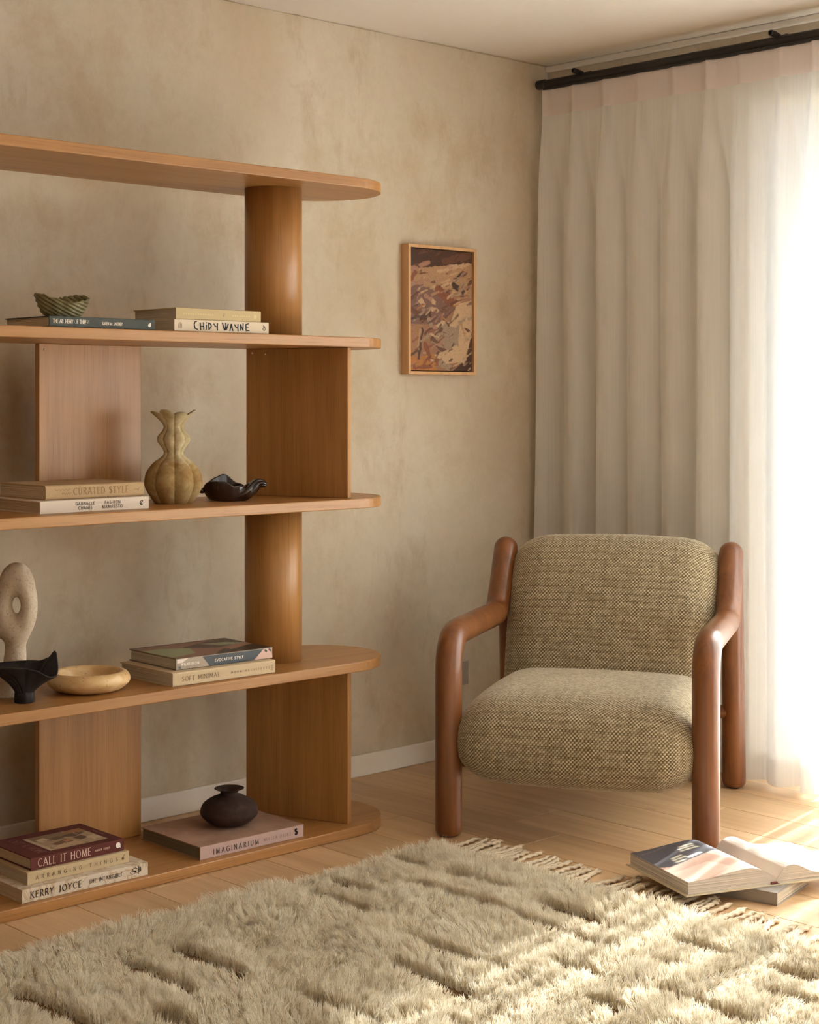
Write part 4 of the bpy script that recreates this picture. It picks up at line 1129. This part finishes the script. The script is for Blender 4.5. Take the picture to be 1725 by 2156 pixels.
def closed_curve(pts, sub=14):
    p = np.array(pts, float); n = len(p); out = []
    for i in range(n):
        p0, p1, p2, p3 = p[(i - 1) % n], p[i], p[(i + 1) % n], p[(i + 2) % n]
        for s in range(sub):
            t_ = s / sub
            out.append(0.5 * ((2 * p1) + (-p0 + p2) * t_ + (2 * p0 - 5 * p1 + 4 * p2 - p3) * t_ * t_ + (-p0 + 3 * p1 - 3 * p2 + p3) * t_ ** 3))
    return np.array(out)
o0 = -CD / 2
seat = closed_curve([(o0 + 0.625, 0.250), (o0 + 0.56, 0.225), (o0 + 0.30, 0.195), (o0 + 0.10, 0.164), (o0 + 0.01, 0.162), (o0 - 0.050, 0.198), (o0 - 0.070, 0.262), (o0 - 0.054, 0.325), (o0 + 0.000, 0.370), (o0 + 0.10, 0.388), (o0 + 0.30, 0.392), (o0 + 0.50, 0.386), (o0 + 0.60, 0.372), (o0 + 0.635, 0.330)])
cushion('seat_cushion', seat, 0.331, 0.118, ch, bulge=0.012, endi=0.080)
def bk(s_, t_):   # along the lean s, thickness t (towards the back)
    a = math.radians(17); return (o0 + 0.515 + s_ * math.sin(a) + t_ * math.cos(a), 0.375 + s_ * math.cos(a) - t_ * math.sin(a))
back = closed_curve([bk(0.15, 0.165), bk(-0.04, 0.16), bk(-0.135, 0.12), bk(-0.15, 0.06), bk(-0.11, 0.0), bk(0.0, -0.02), bk(0.10, -0.024), bk(0.22, -0.024), bk(0.33, -0.008), bk(0.405, 0.025), bk(0.438, 0.085), bk(0.410, 0.145), bk(0.30, 0.165)])
cushion('back_cushion', back, 0.328, 0.120, ch, bulge=0.016, endi=0.085)

# ------------------------------------------------------------------ curtain and rod
blk = plain('black_metal', lin(30, 26, 24), 0.45, 0.4, 0.02)
ROX, ROZ = 4.318, 2.3187
rod = thing('curtain_rod', 'black round curtain rod with track and wall brackets below the ceiling', 'curtain rod', (ROX, 3.893, ROZ))
v, f = tube([(0, 0, 0), (0, -2.0, 0), (0, -4.0, 0)], 0.0140, 24, (0.2, 0.2)); obj('rail', v, f, blk, rod, True)
v, f = tube([(0, 0.012, 0), (0, -0.028, 0)], 0.0172, 24, (0.25, 0.25)); obj('end_cap', v, f, blk, rod, True)
obj('glide_track', *boxes([(-0.008, 0.008, -4.0, -0.02, -0.0215, -0.0128)]), blk, rod)
for y in (-0.19, -0.989, -2.2, -3.6):
    br = obj('bracket', *tube([(0.0, y, 0.006), (0.045, y, 0.022), (XW - ROX - 0.004, y, 0.022)], 0.0075, 14, (0.2, 0.2)), blk, rod, True)
    v, f = tube([(-0.044, y, 0.0185), (-0.02, y, 0.0170), (0.006, y, 0.0120)], 0.0095, 16, (0.4, 0.4)); obj('set_screw', v, f, blk, br, True)

def sheer(name, col, tcol, op0, op1, streak=True):
    t = NT(name)
    lw = t.n('ShaderNodeLayerWeight'); lw.inputs['Blend'].default_value = 0.72
    sl = t.noise(t.coords((1, 220, 2.0)), 1.0, 3, 0.6)
    op = t.n('ShaderNodeMapRange'); op.inputs['From Max'].default_value = 0.6; op.inputs['To Min'].default_value = op0; op.inputs['To Max'].default_value = op1
    t.l(lw.outputs['Facing'], op.inputs['Value'])
    opn = t.math('ADD', op.outputs[0], t.math('MULTIPLY', t.math('SUBTRACT', sl, 0.5), 0.16 if streak else 0.05))
    cl_ = t.n('ShaderNodeClamp'); t.l(opn, cl_.inputs[0])
    d = t.n('ShaderNodeBsdfDiffuse'); d.inputs[0].default_value = col
    tl = t.n('ShaderNodeBsdfTranslucent'); tl.inputs[0].default_value = tcol
    m1 = t.n('ShaderNodeMixShader'); m1.inputs[0].default_value = 0.34; t.l(d.outputs[0], m1.inputs[1]); t.l(tl.outputs[0], m1.inputs[2])
    tr = t.n('ShaderNodeBsdfTransparent')
    m2 = t.n('ShaderNodeMixShader'); t.l(cl_.outputs[0], m2.inputs[0]); t.l(tr.outputs[0], m2.inputs[1]); t.l(m1.outputs[0], m2.inputs[2])
    t.l(m2.outputs[0], t.out.inputs['Surface'])
    return t.m
M['sheer'] = sheer('sheer_voile', lin(251, 249, 246), lin(247, 245, 242), 0.69, 0.97)
M['header'] = sheer('header_tape', lin(242, 230, 227), lin(243, 231, 228), 0.90, 1.0, False)

cu = thing('curtain', 'floor-length sheer cream pleated curtain hanging from the black rod', 'curtain', (ROX, 3.893, 0))
pleats = [3.880, 3.7366, 3.598, 3.453, 3.305, 3.170, 3.040, 2.894, 2.7745]
while pleats[-1] > 0.1: pleats.append(pleats[-1] - 0.138 + 0.010 * math.sin(len(pleats) * 2.3))
pl = np.array(pleats)
crng = np.random.default_rng(11)
NPER = 22
ZT, ZB = 2.297, 0.016
zs = np.concatenate([np.linspace(ZT, 2.205, 8), np.linspace(2.19, ZB, 70)])
cols = []
for i in range(len(pl) - 1):
    for k in range(NPER): cols.append((i, k / NPER))
cols.append((len(pl) - 2, 1.0))
ci = np.array([c[0] for c in cols]); cp = np.array([c[1] for c in cols])
A_ = crng.uniform(0.62, 1.12, len(pl)); SH = crng.uniform(-0.35, 0.35, len(pl)); H2 = crng.uniform(-0.35, 0.45, len(pl)); DR = crng.uniform(-0.02, 0.02, len(pl)) ; DR[0] = 0.034
ZF = ZB - 0.0
def curtain_xy(z_):
    s = np.clip((2.21 - z_) / (2.21 - 0.0), 0, 1)                 # 0 at header .. 1 at hem
    e = np.clip(s / 0.16, 0, 1); e = e * e * (3 - 2 * e)
    # fold: peak (towards the room) at each pleat
    ph = cp
    wa = (1 + 0.0 * ph) * (1 - ph) * A_[ci] + ph * A_[np.minimum(ci + 1, len(pl) - 1)]
    shp = (1 - ph) * SH[ci] + ph * SH[np.minimum(ci + 1, len(pl) - 1)]
    c1 = 0.5 + 0.5 * np.cos(2 * math.pi * ph)
    kk = 7.0 - 5.6 * e
    peak = c1 ** kk
    second = 0.5 - 0.5 * np.cos(4 * math.pi * ph)
    amp = (0.014 + 0.050 * e + 0.018 * s) * wa
    x = -amp * (peak - 0.45 * e) - 0.010 * e * second * H2[ci] * (0.5 + s)
    x = x - 0.004 * s * np.sin(ci * 1.7 + 9 * s)
    y0 = pl[ci] * (1 - ph) + pl[np.minimum(ci + 1, len(pl) - 1)] * ph
    lean = 0.020 * e * shp * np.sin(2 * math.pi * ph) * (0.6 + 0.6 * s)
    dr = ((1 - ph) * DR[ci] + ph * DR[np.minimum(ci + 1, len(pl) - 1)]) * s
    y = y0 + lean + dr + 0.012 * e * np.sin(2 * math.pi * ph) * -1.0
    return x + 0.005, np.minimum(y, 3.922) - 3.893
rows = []
for z_ in zs:
    x, y = curtain_xy(z_); rows.append(np.stack([x, y, np.full_like(x, z_)], -1))
P = np.array(rows); nr, nc = P.shape[:2]
hdr = 8
def strip(name, P_, mat):
    a, b = P_.shape[:2]
    f = gridf(a, b)
    return obj(name, P_.reshape(-1, 3), f[:, [0, 3, 2, 1]], mat, cu, True)
strip('curtain_panel', P[hdr - 1:], M['sheer'])
strip('heading_tape', P[:hdr], M['header'])
# double hem, a second layer just behind
hm = [np.stack([*curtain_xy(z_), np.full(len(ci), z_)], -1) for z_ in np.linspace(0.098, ZB, 6)]
hm = np.array(hm); hm[..., 0] += 0.0025
strip('hem', hm, M['sheer'])

# ------------------------------------------------------------------ open book and closed book on the floor
cb = thing('book', 'closed grey-covered book on the floor under the open book', 'book', (3.326, 2.240, 0.0), math.atan2(0.215, 0.977), None)
gr = cloth_mat('cover_grey', lin(150, 140, 130), 0.05)
obj('cover', *boxes([(0, 0.21, 0, 0.285, 0.0285, 0.031), (0, 0.21, 0, 0.285, 0.0, 0.0025), (0, 0.003, 0, 0.285, 0.0025, 0.0285)]), gr, cb, bevel=0.0006)
obj('page_block', *boxes([(0.003, 0.206, 0.003, 0.282, 0.0026, 0.0284)]), M['pages_grey'], cb)
img, u, w = painter(60, 80, (150, 140, 130))
poly_fill(img, u, w, [(0.35, 0.62), (0.95, 0.6), (0.95, 0.95), (0.3, 0.96)], (196, 188, 178)); poly_fill(img, u, w, [(0.6, 0.4), (0.9, 0.4), (0.9, 0.55), (0.6, 0.58)], (120, 112, 104))
vgrid('cover_art', 60, 80, plane_grid(60, 80, 0.004, 0.208, 0.002, 0.283, 0.0312), img, M['print'], cb)

ob = thing('open_book', 'large photo book lying open on the floor in front of the armchair', 'book', (3.3745, 2.282, 0.0316), math.atan2(0.930, 0.367) - math.pi / 2, None)
PLn, PWl, PWr = 0.276, 0.240, 0.238
obv = plain('cover_oat', lin(206, 192, 164), 0.7, 0.2, 0.04, 60)
obj('cover', *boxes([(-PWl - 0.009, -0.012, -0.006, PLn + 0.006, 0.0, 0.0036), (0.012, PWr + 0.009, -0.006, PLn + 0.006, 0.0, 0.0036), (-0.0125, 0.0125, -0.006, PLn + 0.006, -0.0002, 0.0022)]), obv, ob, bevel=0.0006)
xs = np.linspace(0, 1, 26)
def left_top(q): return 0.030 + 0.016 * np.sin(np.clip(q / 0.78, 0, 1) * math.pi / 2) ** 2 - 0.030 * np.clip((q - 0.70) / 0.30, 0, 1) ** 2 - 0.002
def right_top(q): return 0.014 + 0.026 * np.exp(-((q - 0.22) / 0.20) ** 2) - 0.010 * np.clip(q - 0.3, 0, 1) - 0.018 * np.clip((0.12 - q) / 0.12, 0, 1)
for nm, xa, xb, tf_ in (('left_pages', -PWl, -0.001, left_top), ('right_pages', 0.001, PWr, right_top)):
    X_ = xa + (xb - xa) * xs; Zt = tf_(xs) + 0.0040
    n = len(xs)
    poly = [(x, z_) for x, z_ in zip(X_, Zt)] + [(x, 0.0037) for x in X_[::-1]]
    m_ = len(poly)
    v = [(x, 0.0, z_) for x, z_ in poly] + [(x, PLn, z_) for x, z_ in poly]
    f = [(i, m_ + i, m_ + (i + 1) % m_, (i + 1) % m_) for i in range(m_)]
    for i in range(n - 1):
        f.append((i, i + 1, m_ - 2 - i, m_ - 1 - i)); f.append((m_ + i, m_ + m_ - 1 - i, m_ + m_ - 2 - i, m_ + i + 1))
    pb = obj(nm, v, f, M['pages_pale'], ob)
    nx, ny = 70, 80
    q = np.linspace(0, 1, nx)
    Xg, Yg = np.meshgrid(xa + (xb - xa) * q, np.linspace(PLn - 0.0005, 0.0005, ny)); Zg = np.interp(q, xs, Zt)[None, :] + 0.0005 + 0 * Yg
    if nm == 'left_pages':
        img, u, w = painter(nx, ny, (206, 166, 146))
        poly_fill(img, u, w, [(0, 0), (1, 0), (1, 0.28), (0.62, 0.42), (0.10, 0.56), (0, 0.56)], (78, 74, 78))
        poly_fill(img, u, w, [(0, 0.52), (0.1, 0.55), (0.45, 0.46), (0.4, 0.58), (0.05, 0.72)], (196, 160, 142))
        poly_fill(img, u, w, [(0.62, 0.42), (1, 0.28), (1, 0.62), (0.72, 0.60)], (214, 200, 188))
        poly_fill(img, u, w, [(0, 0.70), (0.5, 0.62), (0.6, 0.85), (0.2, 1), (0, 1)], (226, 192, 172))
        for a, b_ in (((0.50, 0.14), (0.66, 0.12)), ((0.46, 0.19), (0.64, 0.17)), ((0.46, 0.24), (0.66, 0.22)), ((0.26, 0.36), (0.38, 0.33)), ((0.24, 0.41), (0.40, 0.38)), ((0.24, 0.46), (0.36, 0.45))):
            stroke(img, u, w, a, b_, 0.035, (206, 198, 176), 1.15)
        stroke(img, u, w, (0.05, 0.12), (0.4, 0.04), 0.02, (110, 104, 104), 1.15); stroke(img, u, w, (0.42, 0.42), (0.58, 0.38), 0.05, (208, 208, 206), 1.15)
        stroke(img, u, w, (0.70, 0.45), (0.85, 0.58), 0.01, (150, 138, 126), 1.15)
        poly_fill(img, u, w, [(0.78, 0.82), (1, 0.72), (1, 0.94), (0.7, 0.94)], (214, 212, 206)); poly_fill(img, u, w, [(0.88, 0.80), (1, 0.74), (1, 0.84), (0.9, 0.88)], (158, 176, 130))
    else:
        img, u, w = painter(nx, ny, (232, 216, 204))
        poly_fill(img, u, w, [(0.0, 0), (0.05, 0), (0.05, 1), (0, 1)], (222, 206, 194))
    vgrid('printed_page', nx, ny, np.stack([Xg, Yg, Zg], -1), img, M['print'], pb)
obj('head_band', *boxes([(-0.010, 0.010, -0.0035, 0.004, 0.0025, 0.0085)]), plain('band_red', lin(110, 52, 40), 0.8), ob, bevel=0.002)

# ------------------------------------------------------------------ rug
RX0, RX1, RY0, RY1 = 0.75, 3.055, 0.9, 3.125
rug = thing('shaggy_rug', 'thick cream wool shag rug with carved grooves and a knotted fringe on the floor', 'rug', ((RX0 + RX1) / 2, (RY0 + RY1) / 2, 0))
rx, ry = (RX0 + RX1) / 2, (RY0 + RY1) / 2
obj('backing', *boxes([(RX0 - rx + 0.008, RX1 - rx + 0.012, RY0 - ry, RY1 - ry - 0.008, 0.0005, 0.0075)]), cloth_mat('rug_backing', lin(138, 110, 80), 0.15, 300), rug)

SLOTS = [(2.89, 2.97, 3.12, .011), (2.893, 2.68, 2.93, .010), (2.90, 1.62, 2.0, .011), (2.48, 1.62, 1.90, .011), (2.878, 2.36, 2.62, .010), (2.905, 2.05, 2.24, .010), (2.765, 2.24, 2.93, .013), (2.757, 2.06, 2.19, .010), (2.78, 1.70, 1.92, .012),
         (2.642, 2.91, 3.085, .011), (2.630, 1.80, 2.06, .012), (2.60, 2.15, 2.32, .010), (2.541, 2.80, 3.055, .010), (2.482, 2.32, 2.67, .012), (2.484, 1.95, 2.14, .012),
         (2.338, 2.28, 2.54, .012), (2.34, 1.7, 1.95, .012), (2.095, 2.28, 2.52, .014), (2.063, 2.655, 2.955, .014), (1.939, 2.645, 2.93, .014), (1.82, 2.50, 2.65, .014), (1.683, 2.62, 2.94, .014),
         (2.21, 2.0, 2.24, .012), (1.93, 2.1, 2.36, .013), (1.70, 2.1, 2.4, .013), (1.45, 2.3, 2.7, .013), (1.25, 2.0, 2.4, .013), (1.5, 1.6, 2.0, .013), (1.9, 1.5, 1.8, .013), (2.2, 1.4, 1.7, .013), (2.6, 1.3, 1.6, .013), (2.9, 1.5, 1.9, .012)]
SEAMS = [(2.963, 1.6, 2.42), (2.545, 1.80, 2.12), (2.655, 1.60, 2.08), (2.27, 2.0, 2.5), (2.80, 2.40, 2.62), (2.19, 2.60, 2.95), (2.42, 2.75, 3.05), (2.66, 2.5, 2.76), (2.02, 2.3, 2.9), (2.36, 1.6, 1.95)]
def smooth_noise(x, y, f, seed):
    r_ = np.random.default_rng(seed); out = np.zeros_like(x)
    for _ in range(7):
        a = r_.uniform(0, 2 * math.pi); k = f * r_.uniform(0.6, 1.5); out += np.sin((x * math.cos(a) + y * math.sin(a)) * k + r_.uniform(0, 6.28))
    return out / 2.6
def pile(N, x0, x1, y0, y1, thick, seed):
    r_ = np.random.default_rng(seed)
    x = r_.uniform(x0, x1, N); y = r_.uniform(y0, y1, N)
    keep = np.ones(N, bool)
    px = np.zeros(N); py = np.zeros(N); hs = np.ones(N); damp = np.ones(N)
    wob = 0.006 * smooth_noise(x, y, 16, 3)
    for sx, ya, yb, hw in SLOTS:
        hw = max(hw, 0.0135) * 1.04
        d = x + wob - sx; ind = (y > ya) & (y < yb)
        endf = np.clip(np.minimum(y - ya, yb - y) / 0.03, 0, 1)
        keep &= ~(ind & (np.abs(d) < 1.6 * hw * endf))
        near = ind & (np.abs(d) < 0.075)
        wgt = np.exp(-np.clip(np.abs(d) - 1.6 * hw, 0, 1) / 0.007) * near * endf
        damp *= 1 - 0.8 * np.exp(-np.clip(np.abs(d) - 1.6 * hw, 0, 1) / 0.022) * near * endf
        px += 0.06 * wgt * (d < 0) - 0.06 * wgt * (d > 0)
        hs *= 1 - np.where(d < 0, 0.20, 0.0) * wgt
    for sy, xa, xb in SEAMS:
        d = y - sy + 0.004 * np.sin(x * 40); ind = (x > xa) & (x < xb)
        wgt = np.exp(-np.abs(d) / 0.018) * ind
        py += np.sign(d) * 0.55 * wgt; hs *= 1 - 0.30 * np.exp(-np.abs(d) / 0.010) * ind
    # edges of the rug lean out
    ex = np.exp(-(RX1 - x) / 0.03); ey = np.exp(-(RY1 - y) / 0.035)
    px += 0.22 * ex; py += 0.45 * ey
    x, y, px, py, hs, damp = (q[keep] for q in (x, y, px, py, hs, damp)); N = len(x)
    # lean fields
    lx = 0.16 * smooth_noise(x, y, 9, 1) + 0.16 * smooth_noise(x, y, 34, 2) + px - 0.06
    ly = 0.16 * smooth_noise(x, y, 9, 4) + 0.16 * smooth_noise(x, y, 34, 5) + py - 0.03
    H = (0.039 + 0.006 * smooth_noise(x, y, 14, 6) + 0.004 * smooth_noise(x, y, 45, 8)) * hs * r_.uniform(0.72, 1.08, N)
    # clumps: strands are drawn to the tip of their tuft
    cs = 0.0135
    gx = np.floor(x / cs + 0.35 * smooth_noise(x, y, 150, 9)); gy = np.floor(y / cs + 0.35 * smooth_noise(x, y, 150, 10))
    hsh = np.modf(np.abs(np.sin(gx * 127.1 + gy * 311.7) * 43758.5453))[0]; hs2 = np.modf(np.abs(np.sin(gx * 269.5 + gy * 183.3) * 43758.5453))[0]; hs3 = np.modf(np.abs(np.sin(gx * 41.3 + gy * 97.1) * 24634.63))[0]
    cx = (gx + 0.5) * cs + (hsh - 0.5) * 0.008; cy = (gy + 0.5) * cs + (hs2 - 0.5) * 0.008
    lx = (lx - px) * damp + px + (hsh - 0.5) * 0.52 * damp; ly = ly + (hs2 - 0.5) * 0.52; H = H * (0.86 + 0.26 * hs3)
    n = 6
    tt = np.linspace(0, 1, n)
    pts = np.zeros((N, n, 3), np.float32)
    stray = np.where(r_.random(N) < 0.16, 2.6, 0.85); jx, jy = r_.normal(0, 0.16, N) * stray * damp, r_.normal(0, 0.16, N) * stray
    cv = r_.normal(0, 0.0022, (N, 2))
    for i, s in enumerate(tt):
        c = 0.66 * s ** 1.2 * (0.45 + 0.55 * damp)
        bx = x * (1 - c) + cx * c; by = y * (1 - c) + cy * c
        k = s ** 1.7
        pts[:, i, 0] = bx + (lx + jx) * H * k * 0.75 + cv[:, 0] * math.sin(s * 5) - rx
        pts[:, i, 1] = by + (ly + jy) * H * k * 0.75 + cv[:, 1] * math.sin(s * 5 + 1) - ry
        pts[:, i, 2] = 0.006 + H * (s - 0.20 * np.clip(np.hypot(lx + jx, ly + jy), 0, 1.6) * s ** 2)
    rad = np.tile(np.array([1.0, 1.0, 0.95, 0.85, 0.62, 0.22], np.float32) * thick, (N, 1)) * r_.uniform(0.7, 1.25, (N, 1)).astype(np.float32)
    return pts, rad
SP = [pile(290000, 1.50, RX1, 1.55, RY1, 0.00068, 31), pile(60000, RX0, 1.50, RY0, RY1, 0.0011, 32), pile(30000, 1.50, RX1, RY0, 1.55, 0.0011, 33)]
pts = np.concatenate([q[0] for q in SP]); rad = np.concatenate([q[1] for q in SP])
hc = bpy.data.hair_curves.new('pile')
hc.add_curves([6] * len(pts))
hc.attributes['position'].data.foreach_set('vector', pts.reshape(-1).astype(np.float32))
ra = hc.attributes.get('radius') or hc.attributes.new('radius', 'FLOAT', 'POINT')
ra.data.foreach_set('value', rad.reshape(-1).astype(np.float32))
t = NT('wool')
hi = t.n('ShaderNodeHairInfo')
v_ = t.coords(); n1 = t.noise(v_, 6, 3)
col = t.ramp(hi.outputs['Random'], [(0.0, lin(206, 186, 152)), (0.3, lin(238, 228, 206)), (1.0, lin(252, 247, 234))])
col = t.mix(t.ramp(n1, [(0.4, (0, 0, 0)), (0.7, (0.4, 0.4, 0.4))]), col, lin(232, 220, 194))
d = t.n('ShaderNodeBsdfDiffuse'); t.l(col, d.inputs[0]); tl = t.n('ShaderNodeBsdfTranslucent'); t.l(col, tl.inputs[0])
m1 = t.n('ShaderNodeMixShader'); m1.inputs[0].default_value = 0.34; t.l(d.outputs[0], m1.inputs[1]); t.l(tl.outputs[0], m1.inputs[2]); t.l(m1.outputs[0], t.out.inputs['Surface'])
hc.materials.append(t.m)
po = bpy.data.objects.new('wool_pile', hc); link(po, rug); po['kind'] = 'stuff'

# fringe: twisted cords, six shapes shared
tm = cloth_mat('fringe_cotton', lin(210, 192, 164), 0.14, 700)
frr = np.random.default_rng(17)
tassels = []
for k in range(8):
    L = frr.uniform(0.155, 0.205); bend = frr.uniform(-0.014, 0.014); n = 34; m = 10
    v = []
    for i in range(n):
        s = i / (n - 1)
        cx_ = s * L; cy_ = bend * math.sin(s * 2.6) + 0.0025 * math.sin(s * 9 + k); cz_ = 0.0058 + 0.007 * abs(math.sin(s * 3.4 + k)) * (1 - s) + 0.003 * math.exp(-s * 8)
        for j in range(m):
            a = 2 * math.pi * j / m
            r = 0.0046 * (1 + 0.34 * math.cos(2 * (a - s * L / 0.0085))) * (1.0 if s < 0.86 else 1.15)
            v.append((cx_, cy_ + r * math.cos(a), cz_ + r * math.sin(a)))
    f = [tuple(q) for q in gridf(n, m, False, True)] + [tuple(range(m))[::-1], tuple(range((n - 1) * m, n * m))]
    # frayed end
    ex_, ey_, ez_ = L, bend * math.sin(2.6) + 0.0025 * math.sin(9 + k), 0.0055
    for q in range(8):
        a, b_ = frr.uniform(-0.6, 0.6), frr.uniform(0.0, 0.4); ln = frr.uniform(0.008, 0.018); w_ = 0.0008
        d_ = np.array((math.cos(a), math.sin(a), b_ * 0.6)) * ln
        p0 = np.array((ex_ - 0.004, ey_, ez_)); n0 = len(v)
        sd = np.array((-math.sin(a), math.cos(a), 0)) * w_
        for p_, sc_ in ((p0, 2.0), (p0 + d_ * 0.6 + (0, 0, 0.001), 1.4), (p0 + d_ - (0, 0, 0.002), 0.4)):
            v += [tuple(p_ - sd * sc_), tuple(p_ + sd * sc_), tuple(p_ + (0, 0, w_ * sc_ * 1.6))]
        for r_ in range(2):
            b0 = n0 + 3 * r_
            f += [(b0, b0 + 1, b0 + 4, b0 + 3), (b0 + 1, b0 + 2, b0 + 5, b0 + 4), (b0 + 2, b0, b0 + 3, b0 + 5)]
    v = [(a_, b2, max(c_, 0.0006)) for a_, b2, c_ in v]
    tassels.append(meshdata('fringe_cord', v, f, tm, True))
y = 3.105; k = 0
while y > RY0 + 0.02:
    o = bpy.data.objects.new('fringe_cord', tassels[int(frr.integers(8))]); link(o, rug)
    o.location = (RX1 - 0.004 - rx, y - ry, 0); o.rotation_euler = (0, 0, frr.normal(0.12, 0.07) + 0.05 * math.sin(k * 0.7)); o.scale = (frr.uniform(0.9, 1.08), 1, 1)
    y -= frr.uniform(0.017, 0.025); k += 1
